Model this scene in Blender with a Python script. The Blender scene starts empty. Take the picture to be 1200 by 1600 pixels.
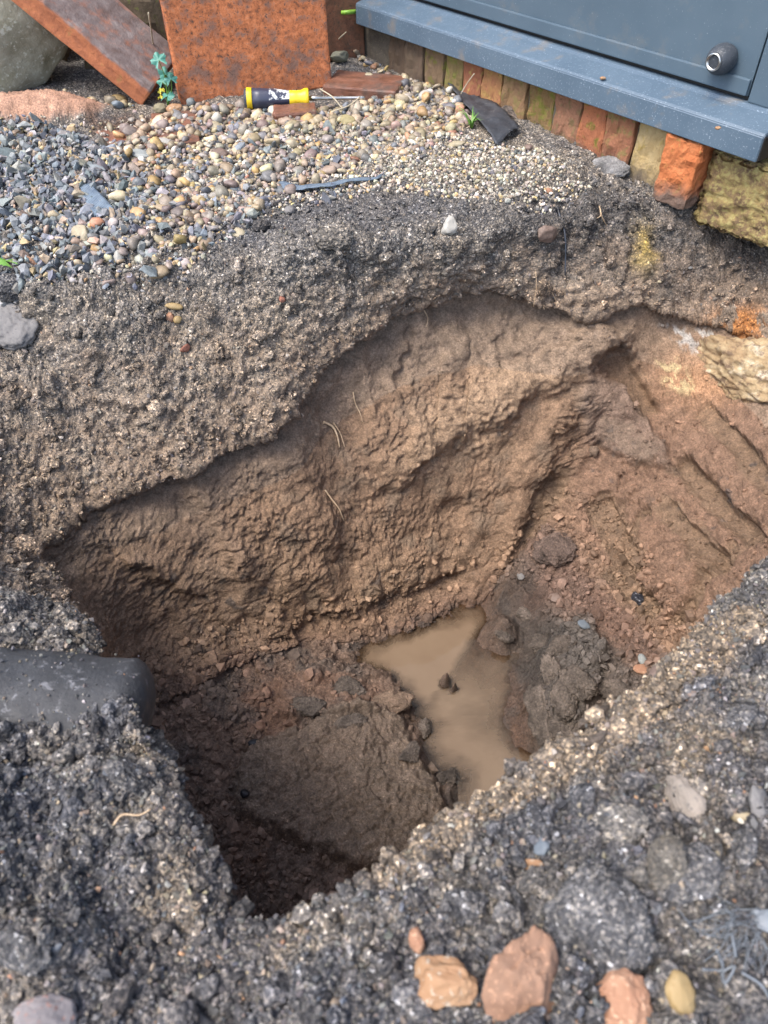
import bpy, bmesh, math, random
import numpy as np
from mathutils import Vector, Matrix, kdtree

# ------------------------------------------------------------------ camera, sky, sun, exposure
scene = bpy.context.scene
H, PITCH, F = 0.53, math.radians(46.0), 1209.0          # eye height (m), tilt below the horizon, focal length in photo pixels
cam_data = bpy.data.cameras.new("camera")
cam = bpy.data.objects.new("camera", cam_data)
scene.collection.objects.link(cam)
cam.location = (0, 0, H)
cam.rotation_euler = (math.pi / 2 - PITCH, 0, 0)
cam_data.sensor_fit = 'VERTICAL'
cam_data.sensor_height = 36.0
cam_data.lens = 36.0 * F / 1600.0
cam_data.clip_start = 0.02
cam_data.clip_end = 500
cam_data.dof.use_dof = True
cam_data.dof.focus_distance = 1.18
cam_data.dof.aperture_fstop = 8.0
scene.camera = cam

SUN_EL, SUN_AZ = math.radians(60), math.radians(-122)     # azimuth measured from +Y towards +X
world = bpy.data.worlds.new("World")
scene.world = world
world.use_nodes = True
wn = world.node_tree
wn.nodes.clear()
sky = wn.nodes.new('ShaderNodeTexSky')
sky.sky_type = 'NISHITA'
sky.sun_disc = False
sky.sun_elevation = SUN_EL
sky.sun_rotation = SUN_AZ
sky.air_density = 1.0
sky.dust_density = 3.0
sky.ozone_density = 0.7
bg = wn.nodes.new('ShaderNodeBackground')
bg.inputs['Strength'].default_value = 0.15
wo = wn.nodes.new('ShaderNodeOutputWorld')
wn.links.new(sky.outputs[0], bg.inputs[0])
wn.links.new(bg.outputs[0], wo.inputs[0])

sd = bpy.data.lights.new("sun", 'SUN')
sd.energy = 1.1
sd.angle = math.radians(28)
sd.color = (1.0, 0.95, 0.87)
sun = bpy.data.objects.new("sun", sd)
scene.collection.objects.link(sun)
sdir = Vector((math.sin(SUN_AZ) * math.cos(SUN_EL), math.cos(SUN_AZ) * math.cos(SUN_EL), math.sin(SUN_EL)))
sun.rotation_euler = sdir.to_track_quat('Z', 'Y').to_euler()

vs = scene.view_settings
vs.view_transform = 'Standard'
vs.look = 'None'
vs.gamma = 1.0
vs.use_curve_mapping = False
vs.exposure = 1.55

scene.cycles.max_bounces = 5
scene.cycles.diffuse_bounces = 3
scene.cycles.glossy_bounces = 2
scene.cycles.transparent_max_bounces = 6
scene.cycles.caustics_reflective = False
scene.cycles.caustics_refractive = False
scene.cycles.use_denoising = True
scene.cycles.denoising_input_passes = 'RGB_ALBEDO_NORMAL'

random.seed(7)
rng = np.random.default_rng(7)
COL = scene.collection

# ------------------------------------------------------------------ pixel <-> place helpers (photo 1200 x 1600)
cP, sP = math.cos(PITCH), math.sin(PITCH)
def ray(u, v):
    r, up = (u - 600) / F, (800 - v) / F
    return np.array([r, cP + up * sP, -sP + up * cP])
def at(u, v, z):
    """the point at height z that is seen at photo pixel (u, v)"""
    d = ray(u, v)
    t = (z - H) / d[2]
    return np.array([d[0] * t, d[1] * t, z])
def at_depth(u, v, depth):
    d = ray(u, v)
    return np.array([0, 0, H]) + d * depth
def project(P):
    P = np.asarray(P, float)
    x, y, z = P[..., 0], P[..., 1], P[..., 2] - H
    D = y * cP - z * sP
    N = y * sP + z * cP
    D = np.where(np.abs(D) < 1e-4, 1e-4, D)
    return 600 + F * x / D, 800 - F * N / D, D

# ------------------------------------------------------------------ noise on arrays
_perm = np.random.default_rng(3).permutation(256).astype(np.int32)
_perm = np.concatenate([_perm, _perm, _perm])
_g = np.random.default_rng(4).normal(size=(256, 3)).astype(np.float32)
_g /= np.linalg.norm(_g, axis=1, keepdims=True)
def perlin(P, scale, seed=0):
    Q = (np.asarray(P) * scale + seed * 17.31).astype(np.float32)
    I = np.floor(Q)
    f = Q - I
    I = I.astype(np.int32) & 255
    w = f * f * f * (f * (f * 6 - 15) + 10)
    out = np.zeros(len(Q), np.float32)
    for dx in (0, 1):
        wx = w[:, 0] if dx else 1 - w[:, 0]
        for dy in (0, 1):
            wy = w[:, 1] if dy else 1 - w[:, 1]
            for dz in (0, 1):
                wz = w[:, 2] if dz else 1 - w[:, 2]
                h = _perm[_perm[_perm[(I[:, 0] + dx) & 255] + ((I[:, 1] + dy) & 255)] + ((I[:, 2] + dz) & 255)]
                g = np.take(_g, h, 0)
                out += wx * wy * wz * (g[:, 0] * (f[:, 0] - dx) + g[:, 1] * (f[:, 1] - dy) + g[:, 2] * (f[:, 2] - dz))
    return out * 1.5
def fbm(P, scale, octv=4, seed=0, gain=0.5, ridged=False):
    o, a, s = 0, 1.0, 0
    for k in range(octv):
        n = perlin(P, scale * 2.03 ** k, seed + k * 3)
        if ridged: n = 0.5 - np.abs(n) * 1.6
        o = o + a * n
        s += a
        a *= gain
    return o / s
_cr = np.random.default_rng(5).random((256, 4)).astype(np.float32)
def cells(P, scale, seed=0):
    """nearest cell point: distance, second distance and one random number for the cell"""
    Q = (np.asarray(P) * scale + seed * 11.7).astype(np.float32)
    I = np.floor(Q)
    f = Q - I
    I = I.astype(np.int32)
    d1 = np.full(len(Q), 9, np.float32)
    d2 = np.full(len(Q), 9, np.float32)
    rid = np.zeros(len(Q), np.float32)
    for dx in (-1, 0, 1):
        a = _perm[(I[:, 0] + dx) & 255]
        for dy in (-1, 0, 1):
            b = _perm[a + ((I[:, 1] + dy) & 255)]
            for dz in (-1, 0, 1):
                h = _perm[b + ((I[:, 2] + dz) & 255)]
                c = _cr[h]
                d = (c[:, 0] + dx - f[:, 0]) ** 2 + (c[:, 1] + dy - f[:, 1]) ** 2 + (c[:, 2] + dz - f[:, 2]) ** 2
                m = d < d1
                d2 = np.where(m, d1, np.minimum(d2, d))
                rid = np.where(m, c[:, 3], rid)
                d1 = np.where(m, d, d1)
    return np.sqrt(d1), np.sqrt(d2), rid
def sstep(a, b, x):
    t = np.clip((x - a) / (b - a), 0, 1)
    return t * t * (3 - 2 * t)

# ------------------------------------------------------------------ object helpers
def tag(o, label=None, cat=None, group=None, kind=None):
    if label: o["label"] = label
    if cat: o["category"] = cat
    if group: o["group"] = group
    if kind: o["kind"] = kind
    return o
def empty(name, loc=(0, 0, 0), rz=0.0):
    o = bpy.data.objects.new(name, None)
    COL.objects.link(o)
    o.location = [float(c) for c in loc]
    o.rotation_euler = (0, 0, rz)
    o.empty_display_size = 0.02
    return o
def link(name, me, mat=None, parent=None, smooth=False):
    o = bpy.data.objects.new(name, me)
    COL.objects.link(o)
    if mat is not None and not me.materials: me.materials.append(mat)
    if parent is not None: o.parent = parent
    if smooth: me.shade_smooth()
    return o
def np_mesh(name, V, faces):
    """mesh from arrays; faces an (n,3) or (n,4) array"""
    me = bpy.data.meshes.new(name)
    V = np.asarray(V, np.float32)
    faces = np.asarray(faces, np.int32)
    n, k = faces.shape
    me.vertices.add(len(V))
    me.vertices.foreach_set("co", V.ravel())
    me.loops.add(n * k)
    me.loops.foreach_set("vertex_index", faces.ravel())
    me.polygons.add(n)
    me.polygons.foreach_set("loop_start", np.arange(0, n * k, k, dtype=np.int32))
    me.update(calc_edges=True)
    return me
def set_col(me, C, name="col"):
    a = me.color_attributes.new(name, 'FLOAT_COLOR', 'POINT')
    C = np.asarray(C, np.float32)
    if C.shape[1] == 3: C = np.concatenate([C, np.ones((len(C), 1), np.float32)], 1)
    a.data.foreach_set("color", C.ravel())
def set_f(me, name, A):
    a = me.attributes.new(name, 'FLOAT', 'POINT')
    a.data.foreach_set("value", np.asarray(A, np.float32))
def bm_mesh(name, bm):
    me = bpy.data.meshes.new(name)
    bm.normal_update()
    bm.to_mesh(me)
    bm.free()
    return me
def box_bm(sx, sy, sz, bevel=0.0, seg=2, cuts=0):
    bm = bmesh.new()
    bmesh.ops.create_cube(bm, size=1)
    bmesh.ops.scale(bm, vec=(sx, sy, sz), verts=bm.verts)
    if cuts: bmesh.ops.subdivide_edges(bm, edges=bm.edges[:], cuts=cuts, use_grid_fill=True)
    if bevel: 
        es = [e for e in bm.edges if len(e.link_faces) == 2 and e.calc_face_angle(0) > 0.5]
        bmesh.ops.bevel(bm, geom=es, offset=bevel, segments=seg, affect='EDGES', profile=0.6)
    return bm
def rough_bm(bm, amp, scale, seed=0, octv=4):
    bm.normal_update()
    P = np.array([v.co[:] for v in bm.verts])
    n = fbm(P, scale, octv, seed)
    N = [v.normal.copy() for v in bm.verts]
    for v, a, nn in zip(bm.verts, n, N): v.co += nn * float(a) * amp
    return bm
def tube_arrays(pts, rad, n=6, closed=True):
    pts = np.asarray(pts, float)
    rad = np.broadcast_to(np.asarray(rad, float), (len(pts),))
    T = np.gradient(pts, axis=0)
    T /= np.linalg.norm(T, axis=1, keepdims=True) + 1e-12
    up = np.array([0.13, 0.31, 0.94])
    V, Fc = [], []
    for p, t, r in zip(pts, T, rad):
        a = np.cross(t, up); a /= np.linalg.norm(a) + 1e-12
        b = np.cross(a, t)
        for k in range(n):
            w = 2 * math.pi * k / n
            V.append(p + r * (math.cos(w) * a + math.sin(w) * b))
    for i in range(len(pts) - 1):
        for k in range(n):
            k2 = (k + 1) % n
            Fc.append((i * n + k, i * n + k2, (i + 1) * n + k2, (i + 1) * n + k))
    return V, Fc
def tube_mesh(name, lines, n=6):
    """lines: list of (points, radii), one mesh with rounded ends"""
    V, Fc = [], []
    for pts, rad in lines:
        pts = np.asarray(pts, float)
        rad = np.array(np.broadcast_to(np.asarray(rad, float), (len(pts),)))
        pts = np.concatenate([pts[:1] + (pts[:1] - pts[1:2]) * 0.02, pts, pts[-1:] + (pts[-1:] - pts[-2:-1]) * 0.02])
        rad = np.concatenate([[rad[0] * 0.1], rad, [rad[-1] * 0.1]])
        v, f = tube_arrays(pts, rad, n)
        o = len(V)
        V += v
        Fc += [tuple(i + o for i in q) for q in f]
    me = np_mesh(name, np.array(V), np.array(Fc))
    me.shade_smooth()
    return me
def spline(pts, m=8):
    pts = np.asarray(pts, float)
    k = len(pts)
    if k < 3:
        return np.array([pts[0] + (pts[-1] - pts[0]) * i / m for i in range(m + 1)])
    out = []
    ext = np.concatenate([[2 * pts[0] - pts[1]], pts, [2 * pts[-1] - pts[-2]]])
    for i in range(k - 1):
        p0, p1, p2, p3 = ext[i:i + 4]
        for j in range(m):
            t = j / m
            out.append(0.5 * (2 * p1 + (p2 - p0) * t + (2 * p0 - 5 * p1 + 4 * p2 - p3) * t * t + (3 * p1 - p0 - 3 * p2 + p3) * t ** 3))
    out.append(pts[-1])
    return np.array(out)

# ------------------------------------------------------------------ material helpers
class NT:
    def __init__(self, name):
        self.m = bpy.data.materials.new(name)
        self.m.use_nodes = True
        self.t = self.m.node_tree
        self.t.nodes.clear()
        self.out = self.t.nodes.new('ShaderNodeOutputMaterial')
        self.b = self.t.nodes.new('ShaderNodeBsdfPrincipled')
        self.t.links.new(self.b.outputs[0], self.out.inputs[0])
        self.co = None
    def n(self, typ, **kw):
        nd = self.t.nodes.new(typ)
        for k, v in kw.items(): setattr(nd, k, v)
        return nd
    def l(self, a, b): self.t.links.new(a, b)
    def put(self, sock, val):
        if isinstance(val, bpy.types.NodeSocket): self.l(val, sock)
        elif isinstance(val, tuple) and len(val) == 3 and sock.type == 'RGBA': sock.default_value = (*val, 1)
        else: sock.default_value = val
    def coord(self):
        if self.co is None: self.co = self.n('ShaderNodeTexCoord').outputs['Object']
        return self.co
    def noise(self, scale, detail=4, rough=0.55, vec=None, dist=0.0, col=False):
        nd = self.n('ShaderNodeTexNoise')
        nd.inputs['Scale'].default_value = scale
        nd.inputs['Detail'].default_value = detail
        nd.inputs['Roughness'].default_value = rough
        nd.inputs['Distortion'].default_value = dist
        self.l(vec or self.coord(), nd.inputs['Vector'])
        return nd.outputs['Color' if col else 0]
    def vor(self, scale, out='Distance', feature='F1', vec=None):
        nd = self.n('ShaderNodeTexVoronoi', feature=feature)
        nd.inputs['Scale'].default_value = scale
        self.l(vec or self.coord(), nd.inputs['Vector'])
        return nd.outputs[out]
    def ramp(self, fac, stops, interp='LINEAR'):
        nd = self.n('ShaderNodeValToRGB')
        nd.color_ramp.interpolation = interp
        e = nd.color_ramp.elements
        while len(e) < len(stops): e.new(0.5)
        for el, (p, c) in zip(e, stops):
            el.position = p
            el.color = (*c, 1) if isinstance(c, tuple) else (c, c, c, 1)
        self.l(fac, nd.inputs[0])
        return nd.outputs[0]
    def math(self, op, a, b=0.0, c=None):
        nd = self.n('ShaderNodeMath', operation=op)
        self.put(nd.inputs[0], a)
        self.put(nd.inputs[1], b)
        if c is not None: self.put(nd.inputs[2], c)
        return nd.outputs[0]
    def mix(self, fac, a, b, mode='MIX'):
        nd = self.n('ShaderNodeMix', data_type='RGBA', blend_type=mode)
        self.put(nd.inputs[0], fac)
        self.put(nd.inputs[6], a)
        self.put(nd.inputs[7], b)
        return nd.outputs[2]
    def attr(self, name, out='Color'):
        nd = self.n('ShaderNodeAttribute')
        nd.attribute_name = name
        return nd.outputs[out]
    def bump(self, h, strength=0.5, dist=0.001, prev=None):
        nd = self.n('ShaderNodeBump')
        nd.inputs['Strength'].default_value = strength
        nd.inputs['Distance'].default_value = dist
        self.l(h, nd.inputs['Height'])
        if prev is not None: self.l(prev, nd.inputs['Normal'])
        return nd.outputs[0]
    def done(self, color=None, rough=None, normal=None, metal=None, spec=None, **kw):
        if color is not None: self.put(self.b.inputs['Base Color'], color)
        if rough is not None: self.put(self.b.inputs['Roughness'], rough)
        if normal is not None: self.l(normal, self.b.inputs['Normal'])
        if metal is not None: self.put(self.b.inputs['Metallic'], metal)
        if spec is not None: self.put(self.b.inputs['Specular IOR Level'], spec)
        for k, v in kw.items(): self.put(self.b.inputs[k.replace('_', ' ')], v)
        return self.m

# ------------------------------------------------------------------ the ground with the dug hole: one sheet, lofted through the hole's contours
CX, CY = 0.05, 0.62
def P_(lst):
    out = []
    for a in lst:
        if a[0] == 'w': out.append(np.array(a[1:], float))
        else: out.append(at(*a))
    return out
foot = P_([(250, 1200, -.56), (240, 1110, -.54), (330, 1062, -.56), (430, 1020, -.58), (520, 1012, -.595), (600, 1000, -.6), (700, 955, -.595), (760, 930, -.58),
           (800, 890, -.55), (850, 838, -.51), (925, 925, -.53), (1040, 1040, -.52), ('w', .52, .66, -.5), ('w', .40, .53, -.54), ('w', .28, .41, -.58), ('w', .15, .31, -.6),
           ('w', .05, .23, -.6), ('w', -.08, .21, -.6), ('w', -.2, .3, -.6), ('w', -.3, .4, -.58)])
lip = P_([(985, 470, -.16), (930, 485, -.165), (830, 470, -.145), (740, 455, -.125), (680, 470, -.125), (620, 490, -.13), (560, 530, -.145), (480, 590, -.17),
          (440, 650, -.195), (360, 690, -.215), (300, 718, -.225), (200, 755, -.24), (100, 790, -.25), (45, 850, -.255), (75, 905, -.23), (115, 975, -.19),
          (170, 1055, -.15), (240, 1150, -.13), ('w', -.185, .272, -.13), ('w', -.15, .21, -.13), ('w', -.085, .165, -.13), ('w', .0, .2, -.13), ('w', .135, .28, -.13), ('w', .24, .353, -.13), ('w', .37, .477, -.14),
          ('w', .55, .62, -.15), ('w', .66, .84, -.17), (1190, 520, -.2), (1080, 490, -.19)])
rim = P_([('w', -.62, .98, -.03), ('w', -.66, .82, -.06), ('w', -.56, .62, -.09), (10, 935, -.10), (100, 978, -.105), (170, 1050, -.09), (238, 1130, -.06), (246, 1210, -.06), (300, 1300, -.06),
          (332, 1380, -.06), (380, 1448, -.05), (440, 1458, -.04), (520, 1428, -.03), (620, 1360, -.03), (740, 1270, -.03), (870, 1185, -.03), (960, 1135, -.03), (1040, 1060, -.035),
          (1120, 980, -.04), (1200, 890, -.04), ('w', .56, .6, -.04), ('w', .68, .74, -.04), ('w', .70, .9, -.05), (1200, 335, -.06), (1060, 305, -.03), (985, 315, -.04), (900, 335, -.04), (800, 352, -.03), (700, 380, -.025),
          (600, 378, -.022), (480, 392, -.015), (350, 405, -.02), (200, 425, -.025), (60, 445, -.02)])
def contour(pts, phi):
    pts = np.array(pts)
    a = np.arctan2(pts[:, 1] - CY, pts[:, 0] - CX) % (2 * math.pi)
    r = np.hypot(pts[:, 0] - CX, pts[:, 1] - CY)
    o = np.argsort(a)
    a, r, z = a[o], r[o], pts[o, 2]
    n = len(a)
    A = np.concatenate([a - 2 * math.pi, a, a + 2 * math.pi])
    res = []
    for y in (r, z):
        Y = np.concatenate([y, y, y])
        h = np.diff(A)
        d = np.diff(Y) / h
        m = np.zeros(len(A))
        ok = d[:-1] * d[1:] > 0
        w1, w2 = 2 * h[1:] + h[:-1], h[1:] + 2 * h[:-1]
        with np.errstate(divide='ignore', invalid='ignore'):
            mm = (w1 + w2) / (w1 / d[:-1] + w2 / d[1:])
        m[1:-1] = np.where(ok, mm, 0)
        i = np.clip(np.searchsorted(A, phi) - 1, 0, len(A) - 2)
        t = (phi - A[i]) / h[i]
        v = (2 * t**3 - 3 * t**2 + 1) * Y[i] + (t**3 - 2 * t**2 + t) * h[i] * m[i] + (-2 * t**3 + 3 * t**2) * Y[i + 1] + (t**3 - t**2) * h[i] * m[i + 1]
        res.append(v)
    return res
NPHI, NROW = 1200, 560
phi = np.linspace(0, 2 * math.pi, NPHI, endpoint=False)
r1, z1 = contour(foot, phi)
r1 = r1 + .014 * fbm(np.stack([np.cos(phi), np.sin(phi), 0 * phi], 1), 6, 3, 19)
r4, z4 = contour(lip, phi)
r5, z5 = contour(rim, phi)
r4 = np.where(r4 > r5 + .01, r5 + .01, r4)
pdeg = np.degrees(phi)
back = sstep(38, 62, pdeg) * sstep(168, 138, pdeg)                       # the far side, where the brown clay is undercut below the topsoil
r3, z3 = r4 + 0.004 + 0.022 * back, z4 - 0.018
r2, z2 = r1 * 0.45 + r3 * 0.55 - 0.012 * back, z1 * 0.47 + z3 * 0.53
zc = -0.60
K_r = [r5 * 0, r1, r2, r3, r4, r5, r5 + 0.22, r5 * 0 + 1.75, r5 * 0 + 6.0, r5 * 0 + 60.0]
flat = 0.0 * phi
K_z = [flat + zc, z1, z2, z3, z4, z5, z5 * 0.25, flat, flat, flat]
K_r, K_z = np.array(K_r), np.array(K_z)
def hermite(K, tt):
    n = len(K)
    m = np.zeros_like(K)
    m[1:-1] = 0.38 * (K[2:] - K[:-2])
    m[0] = 0.5 * (K[1] - K[0])
    m[-1] = K[-1] - K[-2]
    # no overshoot at the foot, rim and outside
    for k in (5, 6, 7, 8): m[k] = 0.3 * np.minimum(np.abs(K[k + 1] - K[k]), np.abs(K[k] - K[k - 1])) * np.sign(K[k + 1] - K[k - 1])
    m[1] = 0.35 * (K[2] - K[1])
    i = np.clip(tt.astype(int), 0, n - 2)
    f = (tt - i)[:, None]
    return (2 * f**3 - 3 * f**2 + 1) * K[i] + (f**3 - 2 * f**2 + f) * m[i] + (-2 * f**3 + 3 * f**2) * K[i + 1] + (f**3 - f**2) * m[i + 1]
tf = np.concatenate([np.linspace(0, 7, 1401)])
Rf, Zf = hermite(K_r, tf), hermite(K_z, tf)
Xf, Yf = CX + Rf * np.cos(phi), CY + Rf * np.sin(phi)
dist = np.sqrt(Xf**2 + Yf**2 + (Zf - H)**2)
ds = np.sqrt(np.diff(Rf, axis=0)**2 + np.diff(Zf, axis=0)**2) / (0.4 + 0.5 * (dist[1:] + dist[:-1]))
uf_, vf_, df_ = project(np.stack([Xf, Yf, Zf], -1))
seen = ((df_ > .05) & (uf_ > -60) & (uf_ < 1260) & (vf_ > -60) & (vf_ < 1660)).astype(float)
seen = np.where((tf[:, None] < 3.8) & (Yf < .45), 0.35, np.where(seen > 0, 1.0, .12))        # the near inner side is out of sight
kern = np.hanning(81); kern /= kern.sum()
pad = np.concatenate([seen[:, -40:], seen, seen[:, :40]], 1)
cs = np.cumsum(np.concatenate([np.zeros((len(tf), 1)), pad], 1), 1)
seen = (cs[:, 81:] - cs[:, :-81]) / 81
wt = np.interp(tf, [0, .75, .9, 3, 3.9, 6.0, 6.3, 7], [.05, .05, 1.25, 1.25, 1.3, 1.0, .8, .6])[:, None]
ds = ds * (0.5 * (seen[1:] + seen[:-1])) * (0.5 * (wt[1:] + wt[:-1]))
ds += 0.00004
cum = np.concatenate([np.zeros((1, NPHI)), np.cumsum(ds, 0)])
NIN = NROW - 10
T = np.zeros((NROW, NPHI))
q = np.linspace(0, 1, NIN)
for j in range(NPHI):
    T[:NIN, j] = np.interp(q, cum[:, j] / cum[-1, j], tf)
k = np.array([1, -1])
for _ in range(6): T[:NIN] = (np.roll(T[:NIN], 1, 1) + 2 * T[:NIN] + np.roll(T[:NIN], -1, 1)) / 4
T[NIN:] = np.linspace(7, 9, 11)[1:, None]
def herm_cols(K, TT):
    m = np.zeros_like(K)
    m[1:-1] = 0.38 * (K[2:] - K[:-2])
    m[0] = 0.5 * (K[1] - K[0])
    m[-1] = K[-1] - K[-2]
    for k in (5, 6, 7, 8): m[k] = 0.3 * np.minimum(np.abs(K[k + 1] - K[k]), np.abs(K[k] - K[k - 1])) * np.sign(K[k + 1] - K[k - 1])
    m[1] = 0.35 * (K[2] - K[1])
    i = np.clip(TT.astype(int), 0, len(K) - 2)
    c = np.broadcast_to(np.arange(K.shape[1]), TT.shape)
    f = TT - i
    return (2 * f**3 - 3 * f**2 + 1) * K[i, c] + (f**3 - 2 * f**2 + f) * m[i, c] + (-2 * f**3 + 3 * f**2) * K[i + 1, c] + (f**3 - f**2) * m[i + 1, c]
R, Z = herm_cols(K_r, T), herm_cols(K_z, T)
X, Y = CX + R * np.cos(phi), CY + R * np.sin(phi)
G = np.stack([X, Y, Z], -1)                                          # (rows, phi, 3)
def grid_normals(G):
    a = np.roll(G, -1, 1) - np.roll(G, 1, 1)
    b = np.gradient(G, axis=0)
    n = np.cross(b, a)
    n = -n / (np.linalg.norm(n, axis=-1, keepdims=True) + 1e-12)
    n[0] = (0, 0, 1)
    return n
NRM = grid_normals(G)
P = G.reshape(-1, 3).astype(np.float32)
NR = NRM.reshape(-1, 3)
if NR[NPHI * 530, 2] < 0: NR = -NR
t_ = T.reshape(-1)
NPOL = len(P)
# the floor inside the foot line is a square grid, finer and even
FS = 0.0019
fx, fy = np.meshgrid(np.arange(-.42, .56, FS), np.arange(.18, 1.0, FS))
fshape = fx.shape
fr_, fp_ = np.hypot(fx - CX, fy - CY).ravel(), (np.arctan2(fy - CY, fx - CX) % (2 * math.pi)).ravel()
fcol = np.minimum((fp_ / (2 * math.pi) * NPHI).astype(int), NPHI - 1)
ft, fz = np.full(len(fr_), 2.0), np.zeros(len(fr_))
i1 = np.searchsorted(tf, 1.02)
o_ = np.argsort(fcol, kind='stable')
cut = np.searchsorted(fcol[o_], np.arange(NPHI + 1))
for j in range(NPHI):
    ii = o_[cut[j]:cut[j + 1]]
    if len(ii) == 0: continue
    ft[ii] = np.interp(fr_[ii], Rf[:i1, j], tf[:i1], right=2.0)
    fz[ii] = np.interp(fr_[ii], Rf[:i1, j], Zf[:i1, j])
fin = ft < 1.0
fmap = np.full(len(ft), -1)
fmap[fin] = NPOL + np.arange(fin.sum())
FP = np.stack([fx.ravel(), fy.ravel(), fz], -1)[fin].astype(np.float32)
P = np.concatenate([P, FP])
NR = np.concatenate([NR, np.tile(np.array([[0, 0, 1.0]]), (len(FP), 1))])
t_ = np.concatenate([t_, ft[fin]])
U0, V0, _d = project(P)
_d = np.where(_d < 0.05, 9.0, _d)
wob = fbm(P, 22, 3, 41), fbm(P, 22, 3, 52)
fine = fbm(P, 90, 2, 61), fbm(P, 90, 2, 62)
U = U0 + 22 * wob[0] + 9 * fine[0]
V = V0 + 22 * wob[1] + 9 * fine[1]
def poly_sd(poly, px=None, py=None):
    """signed distance, inside negative"""
    px = U if px is None else px
    py = V if py is None else py
    poly = np.array(poly, float)
    d = np.full(len(px), 1e9)
    ins = np.zeros(len(px), bool)
    for i in range(len(poly)):
        a, b = poly[i - 1], poly[i]
        e = b - a
        wx, wy = px - a[0], py - a[1]
        h = np.clip((wx * e[0] + wy * e[1]) / (e @ e + 1e-12), 0, 1)
        d = np.minimum(d, (wx - h * e[0])**2 + (wy - h * e[1])**2)
        c = (a[1] > py) != (b[1] > py)
        with np.errstate(divide='ignore', invalid='ignore'):
            ins ^= c & (px < (b[0] - a[0]) * (py - a[1]) / (b[1] - a[1] + 1e-12) + a[0])
    d = np.sqrt(d)
    return np.where(ins, -d, d)
def pm(poly, soft=12):
    return 1 - sstep(-soft, soft, poly_sd(poly))
def seg(u1, v1, u2, v2):
    ex, ey = u2 - u1, v2 - v1
    L2 = ex * ex + ey * ey
    h = ((U - u1) * ex + (V - v1) * ey) / L2
    hc = np.clip(h, 0, 1)
    d = np.hypot(U - u1 - hc * ex, V - v1 - hc * ey)
    s = ((U - u1) * ey - (V - v1) * ex) / math.sqrt(L2)              # >0 on the upper/right side when going left to right
    return d, s, h
def blob(u, v, ru, rv):
    return np.exp(-((U - u) / ru)**2 - ((V - v) / rv)**2)
far = (P[:, 1] > 0.42) | (t_ < 1.15)
inpit = t_ < 4.3
wallz = inpit & far

D = np.zeros(len(P))                                                 # displacement along the normal
DZ = np.zeros(len(P))                                                # and straight up
# ---- large forms of the clay face
d, s, h = seg(600, 735, 935, 535)                                    # the lit shelf that runs up to the corner
m = np.exp(-(np.clip(np.abs(h - .5) - .5, 0, 9) / .12)**2)
D += wallz * m * 0.034 * np.where(s > 0, np.exp(-(s / 75)**2), 1 - sstep(0, 42 + 0 * s, -s))
d, s, h = seg(70, 880, 330, 900)
D += wallz * 0.018 * blob(300, 880, 150, 110)
D -= wallz * 0.022 * blob(250, 985, 120, 70)
D += wallz * 0.018 * blob(150, 830, 80, 60)
D -= wallz * 0.020 * blob(545, 690, 60, 120)                         # hollow between the two bulges
D += wallz * 0.015 * blob(480, 760, 70, 140)
D -= wallz * 0.018 * blob(880, 500, 90, 28)                          # dark recess below the topsoil at the corner
D -= wallz * 0.016 * blob(760, 480, 110, 30)
for (a, b, c, e, w, amp) in [(610, 540, 640, 720, 16, .010), (640, 520, 620, 700, 10, -.008), (700, 800, 860, 760, 16, -.008), (860, 660, 780, 880, 14, .008), (330, 820, 370, 860, 18, .014),
                             (420, 830, 560, 880, 16, -.008), (250, 730, 330, 830, 16, -.009), (200, 860, 330, 930, 14, .01), (900, 640, 830, 830, 12, -.010), (870, 700, 800, 850, 9, .007),
                             (430, 620, 500, 660, 12, .008), (640, 610, 700, 560, 12, .008), (780, 560, 900, 520, 8, -.008), (420, 1000, 720, 905, 10, -.012), (520, 960, 700, 890, 14, .008)]:
    d, s, h = seg(a, b, c, e)
    D += wallz * amp * np.exp(-(d / w)**2)
# ragged step above the floor where the clay is undercut
d, s, h = seg(250, 1095, 440, 1010)
D += wallz * (t_ > 0.7) * 0.020 * ((h > -.1) & (h < 1.1)) * np.where(s > 0, np.exp(-(s / 60)**2), 1 - sstep(0, 16, -s))
# ---- right face: spade cuts and slabs of clay
smooth = np.zeros(len(P))
slab = pm([(905, 570), (965, 600), (1035, 690), (1052, 728), (1000, 722), (925, 690), (895, 640)], 9)
D += wallz * slab * 0.016
D -= wallz * 0.012 * pm([(930, 530), (985, 555), (1040, 640), (1050, 690), (1000, 640), (940, 580)], 12)
for (a, b, c, e, w, amp) in [(955, 555, 1015, 625, 22, -.004), (1065, 730, 1170, 835, 20, -.014), (950, 790, 985, 880, 26, -.006), (1040, 800, 1120, 880, 20, -.005), (960, 905, 1010, 950, 24, -.008),
                             (1150, 700, 1200, 760, 16, -.005), (1010, 800, 960, 860, 5, -.006), (1125, 870, 1060, 970, 9, -.012), (940, 660, 1010, 715, 15, .002), (880, 740, 830, 840, 12, -.005)]:
    d, s, h = seg(a, b, c, e)
    mk = np.exp(-(d / w)**6)
    D += wallz * amp * mk
    smooth = np.maximum(smooth, mk)
U5, V5 = U0 + 5 * fine[0] + 4 * wob[0], V0 + 5 * fine[1] + 4 * wob[1]
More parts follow.
